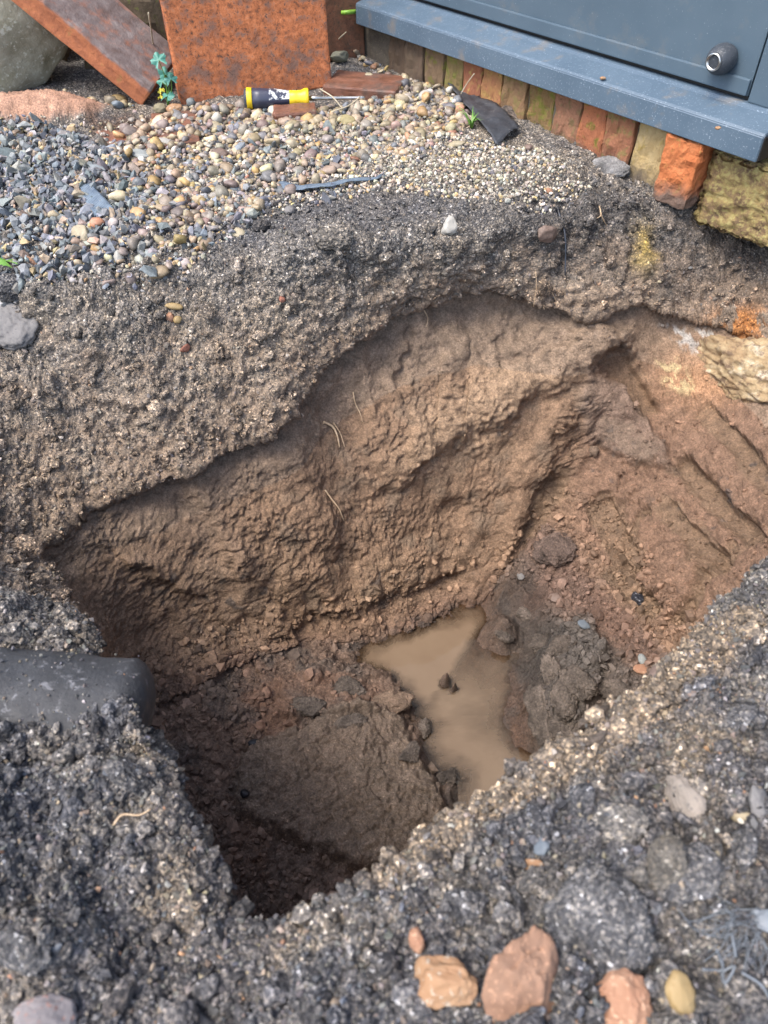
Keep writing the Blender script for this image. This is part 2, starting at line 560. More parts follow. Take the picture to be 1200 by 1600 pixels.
for (a, b, c, e, w, amp) in [(955, 545, 1015, 645, 17, .012), (1060, 718, 1168, 830, 15, .016), (935, 785, 988, 900, 22, .012), (1040, 795, 1130, 892, 15, .014), (962, 885, 1015, 962, 20, .013),
                             (1150, 690, 1210, 760, 13, .010), (872, 745, 828, 855, 13, .009), (1095, 640, 1180, 720, 16, .007), (1100, 905, 1150, 850, 12, .010)]:
    ex, ey = c - a, e - b
    L_ = math.hypot(ex, ey)
    h = ((U5 - a) * ex + (V5 - b) * ey) / L_**2
    s = ((U5 - a) * ey - (V5 - b) * ex) / L_ / w
    mk = sstep(-.04, .03, h) * sstep(1.04, .97, h) * sstep(-1.15, -.9, s) * sstep(1.06, .96, s)
    D -= wallz * amp * mk * (.25 + .75 * (s + 1) / 2)
    smooth = np.maximum(smooth, mk)
D += wallz * 0.012 * pm([(1060, 850), (1110, 880), (1060, 960), (1000, 920), (1010, 860)], 10)
D += wallz * 0.012 * pm([(1010, 740), (1090, 820), (1050, 830), (990, 770)], 10)
D += wallz * 0.014 * blob(880, 660, 22, 16) + wallz * .01 * blob(916, 705, 11, 10)
# ---- floor: puddle hollow, trampled slab, clods
pud = [(568, 1022), (610, 1008), (690, 972), (745, 943), (815, 952), (836, 985), (848, 1020), (832, 1060), (822, 1100), (822, 1160), (890, 1192), (950, 1240), (830, 1310), (722, 1310), (722, 1225), (680, 1195), (652, 1140), (636, 1085), (600, 1050), (560, 1036)]
pudw = [at(u, v, zc)[:2] for u, v in pud]
wx, wy = P[:, 0] + .012 * wob[0] + .006 * fine[0], P[:, 1] + .012 * wob[1] + .006 * fine[1]
sdp = poly_sd(pudw, wx + .016 * fbm(P, 30, 3, 97), wy + .016 * fbm(P, 30, 3, 98))
floorm = (1 - sstep(0.95, 1.35, t_))
DZ += floorm * np.where(sdp < 0, np.maximum(sdp, -.045) * 0.72, 0.012 * sstep(0, .018, sdp) + 0.010 * sstep(.02, .08, sdp))
for (u, v, r, a) in [(694, 1068, .011, .050), (708, 1084, .007, .046), (785, 1000, .024, .046), (662, 1140, .015, .012), (795, 1120, .018, .008)]:
    c = at(u, v, zc)
    DZ += floorm * a * np.exp(-((wx - c[0])**2 + (wy - c[1])**2) / r**2)
big = [at(u, v, -.57)[:2] for u, v in [(400, 1165), (470, 1150), (560, 1110), (632, 1120), (645, 1165), (690, 1220), (700, 1290), (660, 1360), (560, 1355), (500, 1335), (430, 1305), (365, 1270), (370, 1210)]]
sdb = poly_sd(big, wx, wy)
DZ += floorm * (0.030 * (1 - sstep(-.012, .006, sdb)) + 0.006 * (1 - sstep(-.10, -.01, sdb)))
dk = [at(u, v, -.585)[:2] for u, v in [(832, 1040), (860, 1010), (905, 1000), (935, 1060), (915, 1130), (900, 1168), (862, 1165), (838, 1135), (822, 1090)]]
sdk = poly_sd(dk, wx, wy)
DZ += floorm * 0.026 * (1 - sstep(-.012, .006, sdk))
lf = [at(u, v, -.585)[:2] for u, v in [(440, 1080), (520, 1040), (600, 1040), (640, 1085), (655, 1115), (600, 1130), (500, 1150), (430, 1140)]]
DZ += floorm * 0.020 * (1 - sstep(-.012, .006, poly_sd(lf, wx, wy)))
# ---- ground above: sand heap, soil lumps, uneven spoil on the near side
c = at(85, 182, 0)
DZ += (t_ > 5) * 0.042 * np.exp(-(((wx - c[0] + .03) / .12)**2 + ((wy - c[1]) / .055)**2)**1.5)
ground = sstep(4.2, 5.2, t_)
near = (P[:, 1] < 0.42) & (t_ > 4.4)
DZ += ground * near * (0.25 + .75 * sstep(5.0, 5.7, t_)) * (0.020 * fbm(P, 9, 3, 71) + 0.012 * fbm(P, 24, 3, 72))
DZ += ground * (~near) * 0.010 * fbm(P, 10, 3, 73)
for (u, v, ru, rv, a) in [(520, 375, 45, 30, .022), (850, 355, 40, 22, .016), (170, 520, 60, 40, .012), (60, 600, 60, 60, .014), (240, 610, 40, 40, .01), (930, 1430, 80, 70, .02), (1060, 1380, 70, 60, .018),
                          (960, 1290, 60, 40, .016), (1120, 1260, 60, 50, .02), (630, 1440, 60, 40, .012), (90, 1480, 80, 40, .018), (880, 270, 60, 25, .012), (1100, 1130, 60, 60, .014), (180, 1210, 60, 30, .015), (60, 1250, 60, 50, -.02)]:
    D += (t_ > 3.5) * a * blob(u, v, ru, rv)
# gully above the pipe on the left
d, s, h = seg(-150, 1005, 175, 1045)
D -= (t_ > 4.2) * (P[:, 1] < .6) * 0.020 * np.exp(-(d / 24)**2)
d, s, h = seg(-150, 955, 150, 1000)
D += (t_ > 4.2) * (P[:, 1] < .6) * 0.012 * np.exp(-(d / 30)**2)
d, s, h = seg(-150, 1165, 215, 1160)
D -= (t_ > 4.2) * (P[:, 1] < .6) * 0.026 * np.exp(-(d / 40)**2)
d, s, h = seg(-150, 1100, 225, 1120)
D -= (t_ > 4.2) * (P[:, 1] < .6) * 0.010 * np.exp(-(d / 40)**2)
# vertical crack in the far corner where a black wire runs down
d, s, h = seg(985, 330, 990, 440)
D -= 0.012 * np.exp(-(d / 7)**2) * (t_ < 5.5)
d, s, h = seg(878, 330, 885, 430)
D -= 0.015 * np.exp(-(d / 8)**2) * (t_ < 5.6)

# ---- relief at crumb scale
top = sstep(3.55, 3.95, t_ + .25 * wob[0])                           # topsoil
clay = (1 - top) * sstep(.85, 1.25, t_)
flo = (1 - top) * (1 - clay)
lod = sstep(7.05, 6.9, t_)
c1, c2, r_ = cells(P, 55, 1)
crumb1 = (1 - np.clip(c1, 0, 1)**2) * (0.35 + r_)
c1b, c2b, rb = cells(P, 130, 2)
crumb2 = (1 - np.clip(c1b, 0, 1)**2) * (0.3 + rb)
med = fbm(P, 28, 4, 81)
cb1, cb2, rblk = cells(P * np.array([1, 1, 1.25], np.float32) + .010 * np.stack([wob[1], wob[0], fine[1]], 1), 17, 13)
blocks = (rblk - .5) * sstep(0, .35, cb2 - cb1) - .45 * (1 - sstep(0, .09, cb2 - cb1))
c0_, _, r0_ = cells(P + .012 * np.stack([wob[0], wob[1], fine[0]], 1), 24, 9)
lump0 = (1 - np.clip(c0_, 0, 1)**2) * (.2 + r0_)
rid = fbm(P * np.array([1, 1, 1.5]), 34, 5, 82, 0.58, ridged=True)
sm = 1 - 0.85 * smooth
n0 = np.clip(fbm(P, 9, 2, 77) * 2, -.8, .8)
gravel_flat = sstep(5.25, 5.8, t_) * (P[:, 1] > 0.9)
shelf = pm([(430, 300), (620, 285), (700, 300), (690, 345), (600, 360), (470, 365), (330, 395), (330, 350)], 20) * (t_ > 4.8)
A_top = top * ((0.007 + .006 * near * sstep(5.0, 5.6, t_)) * (lump0 - .5) + 0.0060 * crumb1 + 0.0042 * crumb2 + 0.014 * med + .006 * fbm(P, 75, 3, 87) + 0.0035 * fbm(P, 160, 2, 83)) * (1 - .5 * gravel_flat) * (1 - .55 * shelf)
flaky = fbm(P * np.array([1.0, 1.0, 0.55]) + .02 * np.stack([wob[1], wob[0], fine[0]], 1), 60, 4, 84, .6, ridged=True)
mod = .35 + 1.0 * sstep(-.25, .3, fbm(P, 6.5, 3, 78))
Pd = P @ np.array([[.80, 0, -.60], [0, 1, 0], [.60, 0, .80]], np.float32) * np.array([.55, .8, 1.25], np.float32)      # torn layers run up to the right
tn = fbm(Pd + .015 * np.stack([wob[0], wob[1], fine[0]], 1), 15, 4, 88, .55) * 4.2
tq = tn - np.floor(tn)
terr = np.where(tq < .82, tq / .82, (1 - tq) / .18) * sstep(-.1, .25, fbm(P, 11, 2, 89))
tn2 = fbm(Pd, 42, 3, 94, .55) * 3.2
tq2 = tn2 - np.floor(tn2)
terr2 = np.where(tq2 < .8, tq2 / .8, (1 - tq2) / .2)
A_clay = clay * sm * (0.022 * fbm(P, 11, 3, 96) + 0.005 * med + 0.004 * blocks + .0045 * terr + mod * (0.0013 * terr2 + 0.0014 * crumb2 + .0035 * fbm(P, 150, 2, 86)))
c1c, c2c, rc = cells(P + .006 * np.stack([wob[0], wob[1], fine[0]], 1), 26, 5)
crack = sstep(0.0, 0.10, c2c - c1c)
wetm = 1 - sstep(.005, .03, sdp)
A_flo = flo * ((0.007 * rc + 0.006 * crack - 0.006) * (1 - .2 * (1 - sstep(-.02, 0, sdb))) + 0.0040 * crumb1 * (1 - .5 * (sdb < -.008)) + 0.0022 * crumb2 + 0.014 * med + 0.008 * (flaky - .2) + .006 * terr) * (1 - .7 * sstep(.0, -.015, sdp))
D += (A_top + A_clay + A_flo) * lod
Pn = P + NR * D[:, None]
Pn[:, 2] += DZ * lod
GN = Pn[:NPOL].reshape(NROW, NPHI, 3)
NF = grid_normals(GN).reshape(-1, 3)
if NF[NPHI * 530, 2] < 0: NF = -NF
NF = np.concatenate([NF, np.tile(np.array([[0, 0, 1.0]]), (len(FP), 1))])

# ---- soil colours (earth tones, with some light painted in)
def mixc(C, col, m):
    m = np.clip(m, 0, 1)[:, None]
    return C * (1 - m) + np.array(col) * m
n1, n2, n3 = fbm(P, 6, 4, 91), fbm(P, 18, 4, 92), fbm(P, 70, 3, 93)
C = np.tile(np.array([0.20, 0.186, 0.17]), (len(P), 1))            # grey topsoil
C = mixc(C, (0.115, 0.112, 0.112), sstep(-.05, .25, n2) * .75)
C = mixc(C, (0.235, 0.20, 0.16), sstep(.0, .35, n1 + .4 * n3) * .8)
lowgrey = sstep(5.15, 4.0, t_ + .5 * wob[1]) * (P[:, 1] > .5)                        # drier, browner towards the clay
C = mixc(C, (0.33, 0.275, 0.215), lowgrey * .9)
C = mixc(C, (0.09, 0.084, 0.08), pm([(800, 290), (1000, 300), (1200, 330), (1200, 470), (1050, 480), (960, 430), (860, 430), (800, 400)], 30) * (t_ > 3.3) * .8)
claycol = np.tile(np.array([0.228, 0.148, 0.094]), (len(P), 1))
claycol = mixc(claycol, (0.27, 0.18, 0.114), sstep(-.1, .3, n1))
claycol = mixc(claycol, (0.20, 0.145, 0.10), sstep(.05, .35, n2) * .7)
claycol = mixc(claycol, (0.37, 0.255, 0.162), pm([(600, 730), (650, 640), (780, 560), (930, 525), (945, 545), (800, 645), (690, 740)], 30) * .75)  # shelf painted lighter to stand for the light on its top
claycol = mixc(claycol, (0.15, 0.112, 0.082), pm([(600, 480), (700, 460), (900, 470), (960, 500), (800, 545), (700, 560), (600, 600), (560, 560)], 30) * .55)  # darker band below the topsoil edge
claycol = mixc(claycol, (0.20, 0.122, 0.082), pm([(930, 560), (1200, 600), (1260, 860), (1060, 1000), (880, 840), (900, 700)], 40) * .85)
claycol = mixc(claycol, (0.19, 0.13, 0.09), pm([(60, 800), (330, 730), (420, 900), (420, 1030), (240, 1100), (100, 950)], 40) * .6)  # darker towards the left of the clay face
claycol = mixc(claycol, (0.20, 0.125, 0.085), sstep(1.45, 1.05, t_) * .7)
claycol = mixc(claycol, (0.175, 0.118, 0.074), smooth * .7)
claycol = mixc(claycol, (0.19, 0.145, 0.115), slab * .5)
claycol = mixc(claycol, (0.05, 0.047, 0.047), sstep(.22, .42, fbm(P, 40, 3, 95)) * sstep(.0, .3, n1 + .1) * .7)
flocol = np.tile(np.array([0.18, 0.122, 0.089]), (len(P), 1))
flocol = mixc(flocol, (0.19, 0.115, 0.079), sstep(.0, .3, n1))
flocol = mixc(flocol, (0.085, 0.076, 0.068), sstep(0.0, .3, n2) * .6)
flocol = mixc(flocol, (0.19, 0.146, 0.110), (1 - sstep(-.01, .01, sdb)) * .85)
flocol = mixc(flocol, (0.11, 0.098, 0.087), (1 - sstep(-.02, .01, sdk)) * .9)
flocol = mixc(flocol, (0.165, 0.115, 0.086), pm([(330, 1330), (430, 1310), (540, 1350), (600, 1400), (450, 1480), (360, 1440)], 25) * .6)  # front corner's colour raised to offset the shade of the near walls
flocol = mixc(flocol, (0.095, 0.081, 0.07), pm([(810, 880), (870, 900), (930, 1000), (1030, 1080), (960, 1180), (850, 1190), (810, 1080), (790, 960)], 25) * .75)
flocol = mixc(flocol, (0.16, 0.10, 0.074), pm([(830, 830), (1040, 1020), (1000, 1060), (900, 980), (820, 950)], 25) * .8)
topc = sstep(3.15, 4.25, t_ + .55 * wob[0] + .25 * n3)
topc = np.where(near, top, topc)
clc = (1 - topc) * (1 - flo)
flc = (1 - topc) * flo
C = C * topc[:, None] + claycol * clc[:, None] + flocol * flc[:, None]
liplow = sstep(4.85, 4.0, t_ + .6 * wob[0] + .3 * n3) * (P[:, 1] > .5) * (t_ > 2.5)
C = mixc(C, (0.235, 0.172, 0.122), liplow * .75)
# tan lip on the near right with warm light painted in, stains on the foundation side, sand heap, pale grit
C = mixc(C, (0.30, 0.24, 0.17), near * sstep(.05, .3, n1 + .5 * n2) * .35)
C = mixc(C, (0.095, 0.100, 0.115), near * sstep(-.3, .1, n2) * .75)
C = mixc(C, (0.33, 0.262, 0.190), near * pm([(560, 1400), (740, 1260), (870, 1175), (1040, 1050), (1200, 870), (1200, 985), (1100, 1070), (1000, 1160), (900, 1215), (760, 1298), (640, 1388)], 16) * .9)
C = mixc(C, (0.45, 0.20, 0.07), blob(1160, 510, 45, 30) * 1.2 * (n2 > -.1))
C = mixc(C, (0.36, 0.26, 0.08), blob(1005, 385, 14, 34))
C = mixc(C, (0.42, 0.24, 0.13), blob(1090, 590, 60, 50) * .8)
C = mixc(C, (0.50, 0.40, 0.22), pm([(1030, 560), (1075, 565), (1075, 600), (1060, 620), (1035, 590)], 8) * (n3 > -.1) * .8)
C = mixc(C, (0.46, 0.44, 0.40), pm([(1035, 505), (1110, 520), (1150, 540), (1110, 560), (1060, 530)], 6) * (n3 > 0) * .8)
hs = at(85, 182, 0)
heap = (t_ > 5) * np.exp(-(((wx - hs[0] + .03) / .125)**2 + ((wy - hs[1]) / .055)**2)**2)
C = mixc(C, (0.40, 0.235, 0.16), sstep(.25, .5, heap))
C = mixc(C, (0.30, 0.26, 0.20), pm([(560, 240), (640, 215), (760, 215), (840, 235), (900, 270), (830, 300), (700, 300), (600, 275)], 25) * (t_ > 5) * .7)
C = mixc(C, (0.105, 0.105, 0.11), shelf * .7)
C = mixc(C, (0.10, 0.06, 0.04), pm([(140, 195), (330, 175), (300, 205), (250, 245), (170, 235)], 10) * (t_ > 5) * .9)
wet = np.clip(wetm * 1.0 * flo + .45 * flo + .28 * clay * (1 + 1.2 * smooth) + .35 * top * sstep(.0, .3, n2), 0, 1)
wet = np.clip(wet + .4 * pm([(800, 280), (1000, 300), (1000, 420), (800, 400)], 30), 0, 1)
C = C * (1 - .45 * wetm * flo)[:, None]
grain = np.clip(top * (1 - .6 * heap) + .25 * flo + .06 * clay, 0, 1) * (1 - .35 * lowgrey) * (1 - .5 * liplow)
grain = np.where(heap > .3, .1, grain)

idx = np.arange(NROW * NPHI).reshape(NROW, NPHI)
a = idx[:-1]; b = idx[1:]
quads = np.stack([a, b, np.roll(b, -1, 1), np.roll(a, -1, 1)], -1).reshape(-1, 4)
quads = quads[t_[quads].max(1) > .93]
fm = fmap.reshape(fshape)
fq = np.stack([fm[:-1, :-1], fm[:-1, 1:], fm[1:, 1:], fm[1:, :-1]], -1).reshape(-1, 4)
fq = fq[(fq >= 0).all(1)]
quads = np.concatenate([quads[:, ::-1], fq])
used = np.zeros(len(Pn), bool); used[quads.ravel()] = True
remap = np.cumsum(used) - 1
quads = remap[quads]
Pn, NF, C, wet, grain, t_, sdb, sdp = Pn[used], NF[used], C[used], wet[used], grain[used], t_[used], sdb[used], sdp[used]
gme = np_mesh("ground", Pn, quads)
gme.shade_smooth()
set_col(gme, C)
set_f(gme, "wet", wet)
set_f(gme, "grain", grain)

m = NT("soil")
colr = m.attr("col")
gr = m.attr("grain", 'Fac')
we = m.attr("wet", 'Fac')
vcol = m.vor(420, 'Color')
sep = m.n('ShaderNodeSeparateColor'); m.l(vcol, sep.inputs[0])
spk = m.ramp(sep.outputs[0], [(0.0, (.30, .31, .34)), (.34, (.68, .68, .70)), (.58, (1.08, 1.05, 1.0)), (.78, (1.55, 1.45, 1.3)), (.91, (2.3, 2.15, 1.9)), (.975, (3.9, 3.9, 3.8))], 'CONSTANT')
vcol2 = m.vor(170, 'Color')
sep2 = m.n('ShaderNodeSeparateColor'); m.l(vcol2, sep2.inputs[0])
spk2 = m.ramp(sep2.outputs[1], [(0.0, .6), (.4, .9), (.75, 1.15), (.93, 1.9)], 'CONSTANT')
nz = m.noise(60, 4, .62)
var = m.ramp(nz, [(.25, .6), (.5, 1.0), (.75, 1.42)])
base = m.mix(1.0, colr, var, 'MULTIPLY')
base = m.mix(1.0, base, m.ramp(m.noise(330, 3, .7), [(.28, .55), (.5, 1.0), (.72, 1.5)]), 'MULTIPLY')
g2 = m.math('MULTIPLY', gr, .78)
c2_ = m.mix(g2, base, m.mix(1.0, base, spk, 'MULTIPLY'))
c3_ = m.mix(m.math('MULTIPLY', gr, .5), c2_, m.mix(1.0, c2_, spk2, 'MULTIPLY'))
h1 = m.noise(190, 5, .72)
h2 = m.vor(300)
hh = m.math('ADD', m.math('MULTIPLY', h1, 1.0), m.math('MULTIPLY', m.math('SUBTRACT', 1.0, h2), m.math('MULTIPLY_ADD', gr, .5, .15)))
bp = m.bump(hh, 1.0, .0045)
rg = m.math('SUBTRACT', .95, m.math('MULTIPLY', we, m.ramp(m.noise(130, 3), [(.35, .25), (.65, .62)])))
soil_mat = m.done(c3_, rg, bp, spec=.4)
ground_obj = link("ground", gme, soil_mat)
tag(ground_obj, "grey topsoil ground with a deep hole dug down into brown clay", "ground", kind="structure")

# lookup of a visible point of the finished ground
Uf, Vf, Df = project(Pn)
okf = (Df > 0.1) & (Uf > -150) & (Uf < 1350) & (Vf > -150) & (Vf < 1750)
iok = np.nonzero(okf)[0]
_cell = {}
cu, cv = (Uf[iok] // 12).astype(int), (Vf[iok] // 12).astype(int)
_key = (cu + 100) * 1000 + (cv + 100)
_ord = np.argsort(_key, kind='stable')
_ks = _key[_ord]
def surf(u, v):
    cand = []
    u0, v0 = int(u // 12), int(v // 12)
    for a in (-1, 0, 1):
        for b in (-1, 0, 1):
            kk = (u0 + a + 100) * 1000 + (v0 + b + 100)
            i0, i1 = np.searchsorted(_ks, kk), np.searchsorted(_ks, kk + 1)
            cand.append(_ord[i0:i1])
    cand = iok[np.concatenate(cand)]
    if len(cand) == 0: return at(u, v, 0), np.array([0, 0, 1.0]), 1.4
    d2 = (Uf[cand] - u)**2 + (Vf[cand] - v)**2
    dmin = Df[cand][d2 < 80].min() if (d2 < 80).any() else Df[cand].min()
    s = cand[(Df[cand] < dmin + .03)]
    i = s[np.argmin((Uf[s] - u)**2 + (Vf[s] - v)**2)]
    return Pn[i].copy(), NF[i].copy(), Df[i]
sel = np.nonzero((t_ > 4.6) & (t_ < 7.6))[0][::2]
kd = kdtree.KDTree(len(sel))
for n_, i in enumerate(sel): kd.insert((Pn[i, 0], Pn[i, 1], 0), n_)
kd.balance()
def gz(x, y):
    co, i, dd = kd.find((x, y, 0))
    return float(Pn[sel[i], 2])

# ------------------------------------------------------------------ the puddle
wpoly = [at(u, v, zc) for u, v in [(545, 1030), (600, 990), (690, 950), (745, 925), (815, 940), (850, 1020), (830, 1080), (830, 1150), (900, 1200), (960, 1260), (830, 1340), (715, 1330), (715, 1230), (670, 1200), (640, 1150), (620, 1080), (580, 1050)]]
bm = bmesh.new()
f_ = bm.faces.new([bm.verts.new((p[0], p[1], zc + .008)) for p in wpoly])
bmesh.ops.triangulate(bm, faces=bm.faces[:])
for _ in range(5): bmesh.ops.subdivide_edges(bm, edges=bm.edges[:], cuts=1, use_grid_fill=True)
wme = bm_mesh("puddle", bm)
wv = np.array([v.co[:] for v in wme.vertices])
fl = np.nonzero(t_ < 1.2)[0][::3]
kf = kdtree.KDTree(len(fl))
for n_, i in enumerate(fl): kf.insert((Pn[i, 0], Pn[i, 1], 0), n_)
kf.balance()
dep = np.array([zc + .008 - Pn[fl[kf.find((p[0], p[1], 0))[1]], 2] for p in wv])
set_f(wme, "depth", dep)
wme.shade_smooth()
m = NT("muddy_water")
de = m.attr("depth", 'Fac')
opa = m.ramp(m.math('MULTIPLY', de, 32.0), [(0.0, .05), (.3, .32), (1.0, .96)])
silt = m.ramp(m.noise(14, 3), [(.3, (.185, .130, .086)), (.7, (.215, .155, .104))])
bn = m.bump(m.noise(16, 2), .06, .001)
tr = m.n('ShaderNodeBsdfTransparent')
tr.inputs[0].default_value = (.62, .53, .42, 1)
df = m.n('ShaderNodeBsdfDiffuse'); m.l(silt, df.inputs[0])
gl = m.n('ShaderNodeBsdfGlossy'); gl.inputs['Roughness'].default_value = .03; m.l(bn, gl.inputs['Normal'])
fr = m.n('ShaderNodeFresnel'); fr.inputs[0].default_value = 1.4
mx = m.n('ShaderNodeMixShader'); m.l(opa, mx.inputs[0]); m.l(tr.outputs[0], mx.inputs[1]); m.l(df.outputs[0], mx.inputs[2])
mx2 = m.n('ShaderNodeMixShader'); m.l(fr.outputs[0], mx2.inputs[0]); m.l(mx.outputs[0], mx2.inputs[1]); m.l(gl.outputs[0], mx2.inputs[2])
m.l(mx2.outputs[0], m.out.inputs[0])
tag(link("puddle", wme, m.m), "muddy brown puddle at the bottom of the hole", "puddle", kind="structure")

# ------------------------------------------------------------------ shared materials
def stone_mat(name, base, var, scale=40, speck=None, rough=.8, bump=.5, bscale=120):
    m = NT(name)
    c = m.ramp(m.noise(scale, 5, .62), [(.3, base), (.7, var)])
    if speck is not None:
        c = m.mix(m.ramp(m.noise(scale * 5, 2, .6), [(.58, 0.0), (.68, 0.85)]), c, speck)
    return m.done(c, rough, m.bump(m.noise(bscale, 5, .65), bump, .002), spec=.35)
def attr_mat(name, rough=.6, bscale=300, bump=.35, var=True):
    m = NT(name)
    c = m.attr("col")
    if var: c = m.mix(1.0, c, m.ramp(m.noise(140, 3, .6), [(.3, .7), (.7, 1.3)]), 'MULTIPLY')
    return m.done(c, rough, m.bump(m.noise(bscale, 2, .6), bump, .001), spec=.4)
pebble_mat = attr_mat("pebble", .5, 300, .25)
chip_mat = attr_mat("stone_chip", .62, 350, .5)
crumb_mat = attr_mat("soil_crumb", .8, 500, .8)
def clod_mat(name, dark, light, grain=.4, rough=.75):
    m = NT(name)
    c = m.ramp(m.noise(45, 6, .66), [(.28, dark), (.72, light)])
    v = m.vor(380, 'Color')
    s = m.n('ShaderNodeSeparateColor'); m.l(v, s.inputs[0])
    sp = m.ramp(s.outputs[0], [(0, (.03, .03, .034)), (.5, (.09, .085, .08)), (.78, (.20, .17, .13)), (.94, (.45, .41, .35))], 'CONSTANT')
    c = m.mix(grain, c, sp)
    return m.done(c, rough, m.bump(m.noise(160, 6, .7), .9, .004), spec=.4)
topsoil_clod = clod_mat("topsoil_clod", (.085, .083, .084), (.22, .205, .185), .45)
brown_clod = clod_mat("clay_clod", (.13, .10, .078), (.24, .18, .13), .06, .8)
dark_clod = clod_mat("wet_clay_clod", (.08, .07, .06), (.165, .138, .113), .05, .5)

# ------------------------------------------------------------------ the house: brick plinth, door with sill
ZS = 0.07
A_, B_ = at(1178, 255, ZS), at(556, 38, ZS)
dw = (B_ - A_); SL = float(np.linalg.norm(dw)); dw /= SL                 # along the wall, away from the camera
nw = np.array([-dw[1], dw[0], 0.0])
if nw[0] < 0: nw = -nw                                                   # into the house
wall_rz = math.atan2(dw[1], dw[0])
def W(s, n, z): return A_ * np.array([1, 1, 0]) + dw * s + nw * n + np.array([0, 0, z])
def s_for_u(u, n, z):
    lo, hi = -0.6, 1.6
    for _ in range(50):
        mid = (lo + hi) / 2
        if project(W(mid, n, z))[0] > u: lo = mid
        else: hi = mid
    return lo
def wall_box(name, s0, s1, n0, n1, z0, z1, mat, parent, bevel=.002, cuts=0, rough=None):
    """a box in the wall's own frame: s along, n into the house"""
    bm = box_bm(abs(s1 - s0), abs(n1 - n0), z1 - z0, bevel, 2, cuts)
    if rough: rough_bm(bm, rough[0], rough[1], rough[2])
    c = W((s0 + s1) / 2, (n0 + n1) / 2, (z0 + z1) / 2)
    M = Matrix(((dw[0], nw[0], 0, c[0]), (dw[1], nw[1], 0, c[1]), (0, 0, 1, c[2]), (0, 0, 0, 1)))
    if M.determinant() < 0:
        bmesh.ops.reverse_faces(bm, faces=bm.faces[:])
    bm.transform(M)
    return link(name, bm_mesh(name, bm), mat, parent)
def brick_material(name, c1, c2, moss, mossc):
    m = NT(name)
    c = m.ramp(m.noise(38, 5, .65), [(.3, c1), (.7, c2)])
    c = m.mix(m.ramp(m.noise(60, 5, .6, dist=.4), [(.62 - moss * .18, 0.0), (.74 - moss * .18, 0.8)]), c, mossc)
    c = m.mix(m.ramp(m.noise(190, 3, .6), [(.66, 0.0), (.74, .8)]), c, (.05, .04, .03))
    sx = m.n('ShaderNodeSeparateXYZ'); m.l(m.coord(), sx.inputs[0])
    mud = m.ramp(m.math('ADD', m.math('MULTIPLY', sx.outputs[2], -14.0), m.math('MULTIPLY', m.noise(32, 5, .7), .9)), [(.38, 0.0), (.80, .9)])
    c = m.mix(mud, c, (.115, .095, .08))
    return m.done(c, .88, m.bump(m.noise(130, 6, .7), 1.0, .005), spec=.25)
MOSS = (.16, .17, .03); YEL = (.40, .29, .09); DIRT = (.10, .075, .055)
bdef = {0: ((.45, .14, .05), (.55, .20, .08), .15, YEL), 1: ((.40, .29, .13), (.48, .37, .20), .3, YEL), 2: ((.24, .10, .06), (.32, .15, .08), .6, (.20, .16, .06)),
        3: ((.40, .15, .07), (.33, .13, .07), .45, MOSS), 4: ((.25, .13, .08), (.30, .15, .09), .5, (.17, .13, .06)), 5: ((.20, .13, .06), (.26, .16, .07), .8, MOSS),
        6: ((.24, .14, .08), (.28, .18, .09), .6, (.20, .17, .06)), 7: ((.34, .15, .08), (.36, .20, .08), .6, YEL), 8: ((.33, .13, .07), (.28, .12, .07), .4, YEL),
        9: ((.20, .15, .07), (.25, .18, .08), .8, (.20, .21, .05)), 10: ((.16, .11, .07), (.22, .15, .09), .6, MOSS), 11: ((.12, .09, .06), (.16, .11, .08), .5, DIRT), 12: ((.10, .07, .05), (.13, .09, .06), .5, DIRT)}
joints = [1101, 1045, 992, 947, 906, 864, 823, 786, 752, 722, 693, 662, 632, 604]
plinth = empty("brick_plinth", W(.4, .08, -.1))
tag(plinth, "weathered row of upright bricks under the blue door sill", "brick wall", kind="thing")
BN = 0.022
for i in range(13):
    sa, sb = s_for_u(joints[i], BN, .04), s_for_u(joints[i + 1], BN, .04)
    g = random.uniform(.002, .005)
    n0 = BN + random.uniform(-.004, .006) - (.016 if i == 0 else 0)
    zb = random.uniform(-.16, -.13) if i else -.035
    o = wall_box("brick", sa + g * .6, sb - g * .6, n0, n0 + .11, zb, ZS - .0015 - .002 * random.random(), brick_material("brick_face", *bdef[i]), plinth, .0028, 11, (.009, 55, i))
    o.matrix_parent_inverse = Matrix.Translation(-Vector(W(.4, .08, -.1)))
mortar = stone_mat("lime_mortar", (.085, .07, .055), (.14, .12, .095), 60, (.2, .18, .12), .95, .9)
o = wall_box("mortar_core", s_for_u(1090, BN, .04), 1.5, BN + .009, .30, -.25, ZS - .004, mortar, plinth, .003)
o.matrix_parent_inverse = Matrix.Translation(-Vector(W(.4, .08, -.1)))

blue = NT("blue_grey_coated_door")
bc = blue.ramp(blue.noise(9, 3), [(.3, (.064, .098, .130)), (.7, (.080, .118, .152))])
spk_ = blue.ramp(blue.noise(420, 2, .5), [(.70, 0.0), (.76, .55)])
spots = blue.ramp(blue.vor(95), [(.05, .6), (.11, 0.0)])
spots = blue.math('MULTIPLY', spots, blue.ramp(blue.noise(30, 2), [(.5, 0.0), (.6, 1.0)]))
bc = blue.mix(blue.math('MAXIMUM', spk_, spots), bc, (.28, .33, .37))
bc = blue.mix(blue.ramp(blue.noise(17, 6, .7), [(.56, 0.0), (.75, .45)]), bc, (.17, .16, .14))
blue_mat = blue.done(bc, blue.ramp(blue.noise(40, 4), [(.3, .30), (.7, .46)]), blue.bump(blue.noise(260, 2), .10, .0006), spec=.5)
dusty = NT("dusty_blue_sill")
dcol = dusty.ramp(dusty.noise(11, 4), [(.3, (.070, .108, .150)), (.7, (.094, .138, .184))])
dsp = dusty.ramp(dusty.noise(330, 3, .6), [(.60, 0.0), (.70, .6)])
dsp2 = dusty.ramp(dusty.vor(120), [(.08, .75), (.16, 0.0)])
